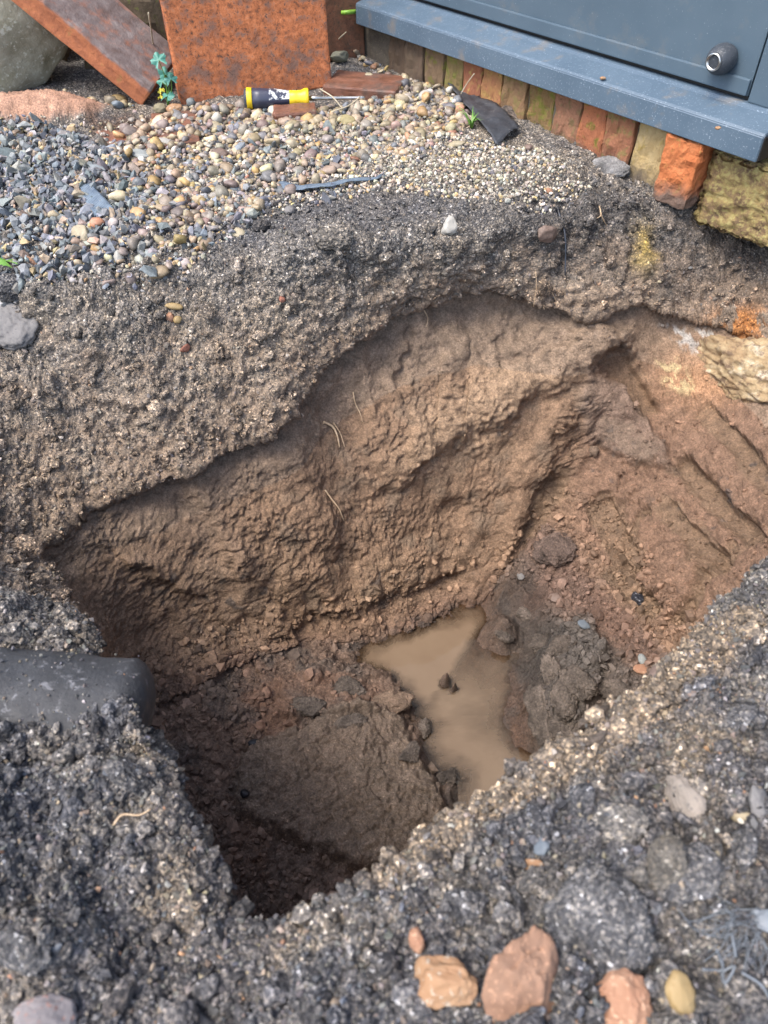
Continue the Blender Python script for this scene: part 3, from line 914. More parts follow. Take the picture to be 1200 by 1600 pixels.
dcol = dusty.mix(dusty.math('MAXIMUM', dsp, dusty.math('MULTIPLY', dsp2, dusty.ramp(dusty.noise(45, 2), [(.45, 0.0), (.6, 1.0)]))), dcol, (.30, .36, .42))
dcol = dusty.mix(dusty.ramp(dusty.noise(22, 4, .6), [(.58, 0.0), (.72, .6)]), dcol, (.20, .165, .125))
dusty_mat = dusty.done(dcol, dusty.ramp(dusty.noise(50, 4), [(.3, .33), (.7, .55)]), dusty.bump(dusty.noise(240, 3), .15, .0008), spec=.5)
seal_mat = stone_mat("black_rubber_seal", (.012, .012, .013), (.02, .02, .02), 50, None, .6, .2)

DOOR0 = W(SL / 2, .06, ZS)
door = empty("back_door", DOOR0)
tag(door, "blue grey house door with projecting metal sill above the brick row", "door", kind="thing")
INV = Matrix.Translation(-Vector(DOOR0))
def dpart(o):
    o.matrix_parent_inverse = INV
    return o
# sill: one swept profile (n, z) along the wall
prof = [(0.000, ZS + .001), (0.0, ZS + .036), (.003, ZS + .0395), (.052, ZS + .049), (.0535, ZS + .053), (.060, ZS + .0535), (.13, ZS + .0535), (.13, ZS + .02), (.018, ZS + .02), (.016, ZS + .001)]
bm = bmesh.new()
secs = np.linspace(-.002, SL, 40)
rings = [[bm.verts.new(W(s, n, z)) for n, z in prof] for s in secs]
for a, b in zip(rings[:-1], rings[1:]):
    for i in range(len(prof)):
        j = (i + 1) % len(prof)
        bm.faces.new((a[i], a[j], b[j], b[i]))
bm.faces.new(rings[0][::-1]); bm.faces.new(rings[-1])
bmesh.ops.recalc_face_normals(bm, faces=bm.faces[:])
es = [e for e in bm.edges if len(e.link_faces) == 2 and e.calc_face_angle(0) > .5]
bmesh.ops.bevel(bm, geom=es, offset=.0012, segments=2, affect='EDGES')
sill = dpart(link("sill", bm_mesh("sill", bm), dusty_mat, door))
cap = wall_box("end_cap", -.0045, -.0022, .001, .05, ZS + .002, ZS + .036, seal_mat, sill)
z0 = ZS + .0595
s_edge = s_for_u(1168, .062, z0)
leaf = dpart(wall_box("door_leaf", s_edge, SL + .12, .062, .106, z0, 2.02, blue_mat, door, .0015))
bar = wall_box("bottom_rail_bead", s_edge + .001, SL + .12, .0565, .0618, z0 + .001, z0 + .024, blue_mat, leaf, .0022)
sealo = dpart(wall_box("seal", s_edge, SL + .12, .066, .10, ZS + .0538, z0 - .0005, seal_mat, door, .001))
dpart(wall_box("frame_jamb", s_edge - .004 - .075, s_edge - .004, .058, .12, ZS + .0537, 2.09, blue_mat, door, .002))
dpart(wall_box("frame_head", s_edge - .079, SL + .12, .058, .12, 2.0905, 2.16, blue_mat, door, .002))
dpart(wall_box("frame_jamb", SL + .124, SL + .20, .058, .12, ZS + .0537, 2.09, blue_mat, door, .002))
# knob: an egg shaped stop with a steel tip, standing out of the leaf
kp = None
for z_try in np.linspace(z0 + .01, z0 + .25, 200):
    s_ = s_for_u(1136, .06, z_try)
    if abs(project(W(s_, .06, z_try))[1] - 89) < 1.5: kp = (s_, z_try); break
if kp is None: kp = (s_for_u(1136, .06, z0 + .06), z0 + .06)
def lathe(prof, n=28):
    bm = bmesh.new()
    rr = []
    for r, h in prof:
        rr.append([bm.verts.new((r * math.cos(2 * math.pi * i / n), r * math.sin(2 * math.pi * i / n), h)) for i in range(n)])
    for a, b in zip(rr[:-1], rr[1:]):
        for i in range(n):
            j = (i + 1) % n
            bm.faces.new((a[i], a[j], b[j], b[i]))
    bm.faces.new(rr[0][::-1]); bm.faces.new(rr[-1])
    return bm
outw = Vector(-nw)
kmat = Matrix.Translation(Vector(W(kp[0], .0615, kp[1]))) @ outw.to_track_quat('Z', 'Y').to_matrix().to_4x4()
bm = lathe([(.0165, 0), (.0185, .003), (.0208, .010), (.0212, .017), (.0195, .025), (.0165, .031), (.0135, .0345), (.0125, .035)]); bm.transform(kmat)
charcoal = stone_mat("charcoal_plastic", (.035, .042, .052), (.05, .058, .07), 80, (.12, .13, .14), .5, .2)
kn = dpart(link("knob", bm_mesh("knob", bm), charcoal, door, True))
steel = NT("dull_steel"); steel_mat = steel.done(steel.ramp(steel.noise(90, 4), [(.3, (.42, .41, .39)), (.7, (.62, .61, .58))]), .32, metal=1.0)
bm = lathe([(.0122, .0335), (.0122, .0375), (.0108, .0385), (.0098, .0385), (.0090, .0340), (.0045, .0335)]); bm.transform(kmat)
o = link("steel_tip", bm_mesh("steel_tip", bm), steel_mat, kn, True)
# masonry around the door, above and beside what the photograph shows
hw = empty("house_wall", W(SL + .7, .2, 0))
tag(hw, "dark old brick house wall beside the far end of the door sill", "wall", kind="thing")
m = NT("old_brick_masonry")
bt = m.n('ShaderNodeTexBrick')
m.l(m.coord(), bt.inputs['Vector'])
bt.inputs['Scale'].default_value = 4.6
bt.inputs['Color1'].default_value = (.16, .075, .05, 1); bt.inputs['Color2'].default_value = (.10, .06, .045, 1); bt.inputs['Mortar'].default_value = (.13, .12, .10, 1)
cc = m.mix(m.ramp(m.noise(20, 5), [(.45, 0.0), (.7, .8)]), bt.outputs[0], (.07, .07, .05))
masonry = m.done(cc, .9, m.bump(m.noise(90, 5), .7, .004))
IW = Matrix.Translation(-Vector(W(SL + .7, .2, 0)))
for nm, a in (("masonry", (SL + .203, SL + 1.4, .05, .32, -.3, 2.6)), ("plinth_masonry", (SL + .015, SL + .2, .045, .30, -.3, ZS + .05)), ("lintel", (-.6, SL + .202, .05, .32, 2.165, 2.6)), ("pier", (-.9, s_edge - .082, .05, .32, ZS + .06, 2.163))):
    o = wall_box(nm, *a, masonry, hw, .004); o.matrix_parent_inverse = IW
# stones below the right end of the sill
def lump_mesh(name, size, seed, sub=4, amp=.25, scale=1.5, flat=0.0, angular=0.0, fine=.04):
    """an uneven lump about size (x,y,z) across, not a ball: noise at several scales, optional planar facets"""
    bm = bmesh.new()
    bmesh.ops.create_icosphere(bm, subdivisions=sub, radius=1.0)
    Pv = np.array([v.co[:] for v in bm.verts])
    r = np.random.default_rng(seed)
    d = Pv.copy()
    if angular > 0:
        nn = r.normal(size=(11, 3)); nn /= np.linalg.norm(nn, axis=1, keepdims=True)
        off = r.uniform(.55, .9, 11)
        lim = np.ones(len(Pv)) * 1.15
        for a, b in zip(nn, off):
            q = d @ a
            lim = np.minimum(lim, np.where(q > .05, b / np.maximum(q, .05), 9))
        Pv = d * ((1 - angular) + angular * lim)[:, None]
    n = fbm(d * 1.0 + seed * 3.1, scale, 3, seed % 50)
    n2 = fbm(d + seed * 1.7, scale * 4, 4, (seed + 9) % 50)
    Pv = Pv * (1 + amp * n * 1.6 + fine * 2 * n2)[:, None]
    if flat: Pv[:, 2] = np.where(Pv[:, 2] < 0, Pv[:, 2] * (1 - flat), Pv[:, 2])
    Pv = (Pv - (Pv.max(0) + Pv.min(0)) / 2) / (Pv.max(0) - Pv.min(0)) * np.array(size)
    for v, p in zip(bm.verts, Pv): v.co = p
    me = bm_mesh(name, bm)
    me.shade_smooth()
    return me
def place(o, p, rot=(0, 0, 0)):
    o.location = [float(c) for c in p]
    o.rotation_euler = rot
    return o
_unused = stone_mat("yellow_stained_stone", (.33, .22, .10), (.42, .32, .19), 30, (.60, .52, .36), .85, 1.0)
m = NT("yellow_stained_stone")
c_ = m.ramp(m.noise(26, 6, .7), [(.28, (.16, .12, .09)), (.40, (.36, .25, .14)), (.54, (.48, .37, .22)), (.68, (.68, .62, .50))])
c_ = m.mix(m.ramp(m.noise(60, 5, .7), [(.50, 0.0), (.62, .85)]), c_, (.19, .13, .09))
ystone = m.done(c_, .9, m.bump(m.noise(110, 6, .72), 1.0, .007), spec=.25)
m = NT("mossy_yellow_stone")
c_ = m.ramp(m.noise(38, 6, .72), [(.30, (.10, .075, .05)), (.44, (.24, .16, .09)), (.58, (.38, .29, .12)), (.75, (.50, .43, .24))])
c_ = m.mix(m.ramp(m.noise(150, 3, .7), [(.50, 0.0), (.60, .6)]), c_, (.46, .40, .16))
ystone2 = m.done(c_, .92, m.bump(m.noise(120, 6, .75), 1.0, .008), spec=.2)
s0 = s_for_u(1093, .03, .0)
bm = box_bm(.26, .16, .115, .008, 2, 40); rough_bm(bm, .006, 14, 5, 5); rough_bm(bm, .012, 70, 6, 5)
fs = link("footing_stone", bm_mesh("footing_stone", bm), ystone2, None, True)
place(fs, W(s0 - .135, .112, .003), (0, .03, wall_rz))
tag(fs, "yellow mossy footing stone right of the orange brick below the sill end", "stone")
p, n, d_ = surf(1150, 600)
f2 = link("foundation_stone", lump_mesh("foundation_stone", (.30, .15, .17), 18, 6, .12, 1.6, 0, .85, .10), ystone, None, True)
place(f2, p + nw * .034 - dw * .045 + np.array([0, 0, .0]), (.35, .15, wall_rz))
tag(f2, "large yellow stained foundation stone jutting from the right face of the hole", "stone")

# ------------------------------------------------------------------ tiles, slab, boulder at the back
def px(d_): return d_ / F                                               # size of one photo pixel at that depth
rust = NT("rust_speckled_terracotta")
rc_ = rust.ramp(rust.noise(120, 5, .75), [(.34, (.10, .06, .045)), (.45, (.38, .13, .055)), (.58, (.56, .20, .085)), (.75, (.64, .31, .17))])
rc_ = rust.mix(rust.ramp(rust.noise(30, 5, .75), [(.50, 0.0), (.60, .75)]), rc_, (.13, .105, .095))
rc_ = rust.mix(rust.ramp(rust.noise(240, 2, .6), [(.62, 0.0), (.70, .8)]), rc_, (.06, .045, .04))
rust_mat = rust.done(rc_, .85, rust.bump(rust.noise(190, 5, .65), .6, .0022), spec=.25)
bl, br = at(287, 166, -.004), at(522, 139, -.004)
e1 = br - bl; wid = float(np.linalg.norm(e1)); e1 /= wid
e3 = np.array([-.045, .10, 1.0]); e3 = e3 - e1 * (e3 @ e1) - e1 * .035; e3 /= np.linalg.norm(e3)
e2 = np.cross(e3, e1)
bm = box_bm(wid, .038, .33, .004, 2, 9)
rough_bm(bm, .005, 22, 4, 4)
c0 = bl + e1 * wid / 2 + e2 * .019 + e3 * .165
Mx = Matrix(((e1[0], e2[0], e3[0], c0[0]), (e1[1], e2[1], e3[1], c0[1]), (e1[2], e2[2], e3[2], c0[2]), (0, 0, 0, 1)))
ts = link("terracotta_slab", bm_mesh("terracotta_slab", bm), rust_mat)
ts.matrix_world = Mx
tag(ts, "square rust orange speckled terracotta slab standing upright behind the screwdriver", "slab")
bm = box_bm(.10, .03, .30, .004, 2, 5); rough_bm(bm, .005, 22, 14, 4)
o = link("terracotta_slab", bm_mesh("dark_slab", bm), stone_mat("dark_terracotta", (.10, .055, .035), (.19, .085, .05), 60, (.05, .045, .035), .9, .8))
p = at(545, 92, 0.0)
place(o, (p[0] - .02, p[1] + .01, .15), (math.radians(-6), 0, math.radians(20)))
tag(o, "narrow dark brown slab between the rust orange slab and the sill end", "slab")
# leaning tile, edge towards the camera
edge_m = NT("weathered_tile")
ec = edge_m.ramp(edge_m.noise(48, 5, .65), [(.3, (.30, .11, .06)), (.6, (.46, .17, .08)), (.8, (.30, .22, .08))])
gcol = edge_m.ramp(edge_m.noise(40, 5, .65), [(.3, (.13, .09, .08)), (.6, (.22, .18, .17)), (.8, (.33, .29, .27))])
geo = edge_m.n('ShaderNodeSeparateXYZ'); edge_m.l(edge_m.coord(), geo.inputs[0])
fac = edge_m.ramp(edge_m.math('ADD', edge_m.math('MULTIPLY', geo.outputs[2], 22.0), edge_m.math('MULTIPLY', edge_m.noise(60, 3), .25)), [(.48, 0.0), (.60, 1.0)])
ec = edge_m.mix(fac, ec, gcol)
edge_mat = edge_m.done(ec, .85, edge_m.bump(edge_m.noise(120, 5, .65), .7, .003), spec=.25)
pb = at(222, 166, 0.0)
top_pt = pb + np.array([-.235, .02, .205])
ax = top_pt - pb; Lx = float(np.linalg.norm(ax)); ax /= Lx
dy = np.array([.30, .95, .06]); dy -= ax * (dy @ ax); dy /= np.linalg.norm(dy)
dz_ = np.cross(ax, dy)
if dz_[2] < 0: dz_ = -dz_
bm = box_bm(.34, .16, .044, .004, 2, 7); rough_bm(bm, .006, 26, 8, 4)
c0 = pb + ax * .17 + dy * .08 + dz_ * .018
lt = link("leaning_tile", bm_mesh("leaning_tile", bm), edge_mat)
M3 = Matrix(((-ax[0], dy[0], dz_[0], c0[0]), (-ax[1], dy[1], dz_[1], c0[1]), (-ax[2], dy[2], dz_[2], c0[2]), (0, 0, 0, 1)))
if M3.determinant() < 0: M3 = M3 @ Matrix.Diagonal((1, -1, 1, 1)); lt.data.flip_normals()
lt.matrix_world = M3
tag(lt, "thick orange edged tile leaning diagonally against the pale boulder", "tile")
boul = stone_mat("lichen_boulder", (.21, .195, .13), (.42, .41, .33), 22, (.50, .50, .42), .85, 1.0, 130)
p = at(12, 152, 0.0)
bo = link("boulder", lump_mesh("boulder", (.30, .18, .32), 33, 5, .13, 1.0, 0, .55, .015), boul)
place(bo, (p[0] - .005, p[1] + .075, .125), (0, .1, .15))
tag(bo, "pale grey green boulder at the left beside the leaning tile", "boulder")
# old wall blocks behind
mossy = stone_mat("mossy_block", (.10, .075, .05), (.19, .15, .10), 22, (.15, .16, .05), .92, .9)
for (x, y, sx, sz, sd_, lab) in [(-.52, 1.90, .24, .34, 61, "mossy brown stone block behind the leaning tile"), (-.86, 1.92, .34, .36, 62, "dark stone block behind the pale boulder")]:
    bm = box_bm(sx, .14, sz, .012, 2, 8); rough_bm(bm, .035, 12, sd_, 4)
    o = link("stone_block", bm_mesh("stone_block", bm), mossy)
    place(o, (x, y, sz / 2 - .03), (0, 0, .12))
    tag(o, lab, "stone block")
# flat paving bricks showing through the gravel
wetb = NT("damp_brick_paver")
wc = wetb.ramp(wetb.noise(45, 5, .65), [(.3, (.12, .055, .035)), (.7, (.24, .105, .065))])
wetb_mat = wetb.done(wetb.mix(wetb.ramp(wetb.noise(25, 4), [(.5, 0.0), (.65, .7)]), wc, (.07, .055, .045)), wetb.ramp(wetb.noise(30, 3), [(.35, .28), (.65, .7)]), wetb.bump(wetb.noise(140, 5), .6, .002))
for (u, v, sx, sy, rz, zt, lab) in [(572, 138, .15, .105, -.25, .016, "damp red brown paving brick beside the screwdriver tip"), (462, 182, .08, .05, .1, .016, "reddish brick fragment in the gravel just below the screwdriver"),
                                    (232, 216, .17, .12, .35, .004, "wet brown paving brick half covered by gravel near the sand heap"), (290, 186, .12, .08, .3, .004, "wet brown paving brick below the terracotta slab's left corner")]:
    bm = box_bm(sx, sy, .05, .004, 2, 5); rough_bm(bm, .006, 30, int(u), 4)
    p = at(u, v, 0)
    o = link("paving_brick", bm_mesh("paving_brick", bm), wetb_mat)
    place(o, (p[0], p[1], zt - .025 + gz(p[0], p[1]) * .5), (random.uniform(-.03, .03), random.uniform(-.03, .03), rz))
    tag(o, lab, "brick")

# ------------------------------------------------------------------ screwdriver lying in front of the slab
sp0, sp1 = at(382, 154, .021), at(571, 153, .015)
sax = sp1 - sp0; SLn = float(np.linalg.norm(sax)); sax /= SLn
HL = SLn * 100 / 189
def ring_mesh(name, prof, mat, parent, lob=0.0, n=36):
    """swept round profile (distance along, radius) with soft lobes"""
    bm = bmesh.new()
    b = np.cross(sax, (0, 0, 1.0)); b /= np.linalg.norm(b)
    c = np.cross(b, sax)
    rr = []
    for a, r in prof:
        ring = []
        for i in range(n):
            w = 2 * math.pi * i / n
            q = r * (1 + lob * math.cos(6 * w))
            ring.append(bm.verts.new(sp0 + sax * a + b * q * math.cos(w) + c * q * math.sin(w)))
        rr.append(ring)
    for a, b2 in zip(rr[:-1], rr[1:]):
        for i in range(n):
            j = (i + 1) % n
            bm.faces.new((a[i], a[j], b2[j], b2[i]))
    bm.faces.new(rr[0]); bm.faces.new(rr[-1][::-1])
    bmesh.ops.recalc_face_normals(bm, faces=bm.faces[:])
    o = link(name, bm_mesh(name, bm), mat, parent, True)
    o.matrix_parent_inverse = Matrix.Translation(-Vector(sp0))
    return o
sdv = empty("screwdriver", sp0)
tag(sdv, "screwdriver with dark blue and yellow handle lying on the gravel", "screwdriver")
m = NT("dark_blue_grip")
pc = m.ramp(m.noise(20, 3), [(.3, (.028, .034, .065)), (.7, (.045, .05, .075))])
pnt = m.ramp(m.noise(95, 4, .7), [(.50, 0.0), (.56, 1.0)])
xx = m.n('ShaderNodeSeparateXYZ'); m.l(m.coord(), xx.inputs[0])
mid = sp0 + sax * HL * .62
win = m.math('MULTIPLY', m.math('LESS_THAN', m.math('ABSOLUTE', m.math('SUBTRACT', xx.outputs[0], float(mid[0]))), .027), m.math('LESS_THAN', m.math('ABSOLUTE', m.math('SUBTRACT', xx.outputs[2], float(mid[2] + .010))), .007))
grip_mat = m.done(m.mix(m.math('MULTIPLY', pnt, win), pc, (.72, .74, .74)), .38, m.bump(m.noise(300, 2), .15, .0006))
m = NT("yellow_plastic"); yel = m.done(m.ramp(m.noise(60, 4), [(.3, (.68, .46, .01)), (.75, (.80, .57, .03))]), .4)
rH = .0185
ring_mesh("butt_cap", [(-.001, rH * .55), (.0005, rH * .86), (.004, rH * .97), (.0045, rH * .97)], charcoal, sdv)
ring_mesh("butt_band", [(.0046, rH * .985), (.006, rH * 1.02), (.0135, rH * 1.0), (.0145, rH * .985)], yel, sdv, .012)
ring_mesh("grip", [(.0146, rH * .965), (.03, rH * .95), (.055, rH * .88), (.078, rH * .76), (HL * .70, rH * .70), (HL * .80, rH * .68), (HL * .955, rH * .74), (HL * .957, rH * .3)], grip_mat, sdv, .02)
ring_mesh("guard", [(HL * .69, rH * .66), (HL * .70, rH * .735), (HL * .80, rH * .72), (HL * .88, rH * .76), (HL * .94, rH * .93), (HL * .985, rH * .94), (HL, rH * .86), (HL * 1.001, rH * .25)], yel, sdv, .01)
ring_mesh("shaft", [(HL * .99, .0042), (HL * 1.12, .0042), (HL * 1.14, .0032), (SLn * .93, .0031), (SLn * .96, .0038), (SLn * .985, .0030), (SLn, .0010)], steel_mat, sdv, 0, 16)

# ------------------------------------------------------------------ the pipe-like block on the left edge of the hole
m = NT("smooth_dark_pipe")
q_ = m.ramp(m.noise(14, 4, .6), [(.3, (.022, .0235, .026)), (.7, (.046, .047, .050))])
q_ = m.mix(m.ramp(m.noise(75, 5, .75, dist=.5), [(.57, 0.0), (.66, .75)]), q_, (.20, .20, .21))
pipe_mat = m.done(q_, m.ramp(m.noise(60, 3), [(.3, .5), (.7, .8)]), m.bump(m.noise(170, 5, .7), .5, .003))
pe = at(230, 1122, -.108); pw = at(-260, 1085, -.090)
pts = spline([pw, pw * .5 + pe * .5 + np.array([0, 0, .004]), pe], 30)
pv, pf = tube_arrays(pts, np.concatenate([np.full(len(pts) - 4, .054), [.052, .048, .042, .030]]), 40)
pv = np.array(pv)
nz_ = fbm(pv, 30, 4, 7)
cen = np.repeat(pts, 40, 0)
pv = cen + (pv - cen) * (1 + .07 * nz_ + .035 * fbm(pv, 110, 3, 8))[:, None] * np.array([1, 1, .8])
bm = bmesh.new()
vs_ = [bm.verts.new(p) for p in pv]
for f in pf: bm.faces.new([vs_[i] for i in f])
bm.faces.new(vs_[-40:]); bm.faces.new(vs_[:40][::-1])
bmesh.ops.recalc_face_normals(bm, faces=bm.faces[:])
pipe = link("buried_pipe", bm_mesh("buried_pipe", bm), pipe_mat, None, True)
for_pipe = pv
tag(pipe, "smooth dark grey pipe end caked with grit sticking out at the hole's left edge", "pipe")

# ------------------------------------------------------------------ gravel and crumbs (stuff)
def ico(sub):
    bm = bmesh.new()
    bmesh.ops.create_icosphere(bm, subdivisions=sub, radius=1.0)
    bm.verts.ensure_lookup_table()
    V_ = np.array([v.co[:] for v in bm.verts]); F_ = np.array([[v.index for v in f.verts] for f in bm.faces])
    bm.free()
    return V_, F_
def rand_rot(n):
    q = rng.normal(size=(n, 4)); q /= np.linalg.norm(q, axis=1, keepdims=True)
    w, x, y, z = q.T
    return np.stack([np.stack([1 - 2 * (y*y + z*z), 2 * (x*y - z*w), 2 * (x*z + y*w)], -1), np.stack([2 * (x*y + z*w), 1 - 2 * (x*x + z*z), 2 * (y*z - x*w)], -1), np.stack([2 * (x*z - y*w), 2 * (y*z + x*w), 1 - 2 * (x*x + y*y)], -1)], -2)
def tilt_rot(n, amt):
    a = rng.uniform(0, 2 * math.pi, n); tx, ty = rng.normal(0, amt, n), rng.normal(0, amt, n)
    out = []
    for i in range(n): out.append(np.array((Matrix.Rotation(a[i], 3, 'Z') @ Matrix.Rotation(tx[i], 3, 'X') @ Matrix.Rotation(ty[i], 3, 'Y'))))
    return np.array(out)
def scatter(name, pos, size, aspect, cols, mat, sub, jitter, rot, nvar=10, smooth=True, label=None, cat=None, sharp=0.0):
    V0_, F0_ = ico(sub)
    n, nv = len(pos), len(V0_)
    vars_ = []
    for k in range(nvar):
        v = V0_ * (1 + jitter * np.random.default_rng(k + 5).normal(size=(nv, 1))) if sub == 1 else V0_ * (1 + jitter * 2 * fbm(V0_ + k * 4.3, 1.1, 2, k))[:, None]
        if sharp:
            r = np.random.default_rng(k + 50)
            for _ in range(6):
                a = r.normal(size=3); a /= np.linalg.norm(a); b = r.uniform(.45, .8)
                qq = v @ a
                v = v - np.outer(np.clip(qq - b, 0, None), a) * sharp
        vars_.append(v)
    vars_ = np.array(vars_)
    pick = rng.integers(0, nvar, n)
    Vv = vars_[pick] * (size[:, None] * aspect)[:, None, :] * .5
    Vv = np.einsum('nij,nvj->nvi', rot, Vv) + pos[:, None, :]
    Ff = (F0_[None] + (np.arange(n) * nv)[:, None, None]).reshape(-1, 3)
    me = np_mesh(name, Vv.reshape(-1, 3), Ff)
    if smooth: me.shade_smooth()
    else: me.shade_flat()
    set_col(me, np.repeat(cols, nv, 0))
    set_f(me, "grain", np.full(n * nv, .1 if name == "clay_crumbs" else .9)); set_f(me, "wet", np.full(n * nv, .15))
    o = link(name, me, mat)
    tag(o, label, cat, kind="stuff")
    return o
def pick_cols(n, table):
    w = np.array([t[0] for t in table], float); w /= w.sum()
    k = rng.choice(len(table), n, p=w)
    c = np.array([t[1] for t in table])[k]
    return np.clip(c * rng.uniform(.65, 1.35, (n, 1)) * rng.uniform(.93, 1.07, (n, 3)), .01, .9)
def in_poly(pts, poly):
    return poly_sd(poly, pts[:, 0], pts[:, 1]) < 0
def sample_px(poly, n):
    """random places on the flat ground inside a photo outline, even per square metre"""
    w = np.array([at(u, v, 0)[:2] for u, v in poly])
    lo, hi = w.min(0), w.max(0)
    out = np.zeros((0, 2))
    while len(out) < n:
        q = rng.uniform(lo, hi, (n * 3, 2))
        out = np.concatenate([out, q[in_poly(q, w)]])
    return out[:n]
def ground_pos(xy, size, lift=(0.0, .35)):
    z = np.array([gz(x, y) for x, y in xy])
    return np.concatenate([xy, (z + size * rng.uniform(*lift, len(xy)))[:, None]], 1)
# keep pebbles out of the solid things at the back
def clear(xy):
    keep = np.ones(len(xy), bool)
    rel = xy - A_[:2]
    nn_ = rel @ nw[:2]; ss_ = rel @ dw[:2]
    keep &= ~((nn_ > .012) & (ss_ < SL + .25))
    for (c, r) in ((sp0 + sax * .05, .0),):
        pass
    dd = (xy - bl[:2]) @ e1[:2]; dn = (xy - bl[:2]) @ np.array([-e1[1], e1[0]])
    keep &= ~((dd > -.01) & (dd < wid + .01) & (dn > -.006) & (dn < .06))
    return keep
warm = [(3, (.33, .27, .175)), (3, (.28, .22, .15)), (2.5, (.24, .20, .165)), (1.6, (.40, .33, .22)), (1.2, (.36, .245, .11)), (1.6, (.20, .165, .14)), (1.0, (.27, .185, .15)), (1.4, (.16, .155, .155)), (.7, (.44, .41, .35)), (.3, (.30, .16, .10)), (.9, (.145, .16, .175))]
cool = [(4, (.15, .165, .18)), (3, (.205, .215, .22)), (2, (.10, .112, .125)), (2, (.27, .265, .25)), (1, (.30, .25, .19)), (.6, (.40, .31, .17)), (.5, (.33, .24, .17))]
# pea gravel
xy = np.concatenate([sample_px([(250, 185), (300, 165), (420, 170), (560, 165), (650, 118), (700, 140), (745, 190), (700, 232), (600, 240), (500, 285), (420, 310), (330, 350), (240, 345), (190, 300), (170, 235)], 3000),
                     sample_px([(300, 172), (500, 170), (520, 205), (330, 215)], 260), sample_px([(545, 80), (660, 95), (720, 150), (740, 190), (660, 210), (560, 190), (600, 140)], 520),
                     sample_px([(150, 195), (300, 175), (290, 240), (180, 240)], 70), sample_px([(60, 330), (330, 250), (420, 320), (300, 400), (100, 420)], 420), sample_px([(90, 150), (220, 165), (210, 180), (100, 175)], 45)])
xy = xy[clear(xy)]
sz = np.clip(rng.lognormal(math.log(.0096), .48, len(xy)), .004, .026)
asp = np.stack([rng.uniform(.95, 1.35, len(xy)), rng.uniform(.8, 1.0, len(xy)), rng.uniform(.5, .8, len(xy))], 1)
scatter("pea_gravel", ground_pos(xy, sz, (-.1, .42)), sz, asp, pick_cols(len(xy), warm), pebble_mat, 2, .34, tilt_rot(len(xy), .4), 20, True, "rounded beige and brown pea gravel between the slab and the hole", "gravel", sharp=.55)
# blue grey chippings on the left
xy = np.concatenate([sample_px([(-60, 190), (110, 205), (200, 250), (235, 320), (190, 385), (90, 420), (-60, 440)], 3200), sample_px([(150, 230), (330, 250), (420, 330), (300, 400), (150, 420)], 420), sample_px([(330, 190), (600, 200), (560, 300), (350, 350)], 260)])
xy = xy[clear(xy)]
sz = np.clip(rng.lognormal(math.log(.0102), .42, len(xy)), .004, .025)
asp = np.stack([rng.uniform(.95, 1.5, len(xy)), rng.uniform(.75, 1.0, len(xy)), rng.uniform(.45, .75, len(xy))], 1)
scatter("slate_chippings", ground_pos(xy, sz, (.05, .5)), sz, asp, pick_cols(len(xy), cool), chip_mat, 1, .30, rand_rot(len(xy)), 24, False, "angular blue grey stone chippings at the left behind the hole", "gravel", sharp=1.0)
# fine pale grit
xy = np.concatenate([sample_px([(520, 215), (640, 205), (760, 215), (850, 235), (930, 275), (860, 305), (700, 300), (600, 290), (480, 300)], 4200), sample_px([(300, 260), (560, 200), (700, 220), (560, 300), (380, 340)], 1800), sample_px([(-60, 200), (300, 190), (640, 160), (700, 230), (420, 330), (300, 400), (-60, 440)], 4200)])
xy = xy[clear(xy)]
sz = np.clip(rng.lognormal(math.log(.0046), .35, len(xy)), .002, .010)
grit = [(3, (.42, .37, .29)), (2, (.30, .25, .19)), (2, (.55, .51, .44)), (1, (.20, .18, .16)), (1, (.44, .33, .17)), (2, (.10, .10, .10))]
scatter("fine_grit", ground_pos(xy, sz, (0, .4)), sz, np.ones((len(xy), 3)) * np.array([1.1, .9, .75]), pick_cols(len(xy), grit), chip_mat, 1, .16, rand_rot(len(xy)), 12, False, "fine pale grit spread between the pebbles and the brick row", "gravel")
# loose crumbs of topsoil
soilc = [(5, (.075, .074, .076)), (4, (.125, .118, .112)), (3.5, (.18, .162, .14)), (1.6, (.24, .19, .14)), (.3, (.36, .20, .11)), (.4, (.42, .40, .36)), (.8, (.11, .12, .14)), (.6, (.32, .26, .17))]
vis = (Uf > -30) & (Uf < 1230) & (Vf > -30) & (Vf < 1640)
def on_verts(mask, n):
    i = rng.choice(np.nonzero(mask)[0], n)
    return i
nearv = vis & (t_ > 4.5) & (t_ < 7.1) & (Pn[:, 1] < .5)
def tinted(i, k, lo=.6, hi=1.45):
    return np.clip(C[i] * rng.uniform(lo, hi, (len(i), 1)) * (1 - k) + k * pick_cols(len(i), soilc), .01, .9)
def crumbs(name, mask, n, med_, sig, lo, hi, sub, mix_, label, lift=(-.05, .3)):
    i = on_verts(mask, n)
    sz = np.clip(rng.lognormal(math.log(med_), sig, n), lo, hi)
    pos = Pn[i] + NF[i] * (sz * rng.uniform(*lift, n))[:, None] + rng.normal(0, .0008, (n, 3))
    asp = np.stack([rng.uniform(1.0, 1.5, n), rng.uniform(.75, 1.05, n), rng.uniform(.5, .9, n)], 1)
    return scatter(name, pos, sz, asp, tinted(i, mix_), soil_mat if sub == 2 else crumb_mat, sub, .26 if sub == 1 else .5, rand_rot(n), 16, False, label, "soil crumbs", sharp=.6)
crumbs("soil_crumbs", nearv, 2600, .0055, .55, .003, .024, 2, .05, "loose dark grey soil crumbs on the near edge of the hole")
crumbs("soil_grit", nearv, 16000, .0022, .5, .0009, .007, 1, .8, "fine speckled grit in the soil on the near edge of the hole")
backv = vis & (t_ > 3.75) & (t_ < 6.1) & (Pn[:, 1] >= .5) & (NF[:, 2] > -.2)
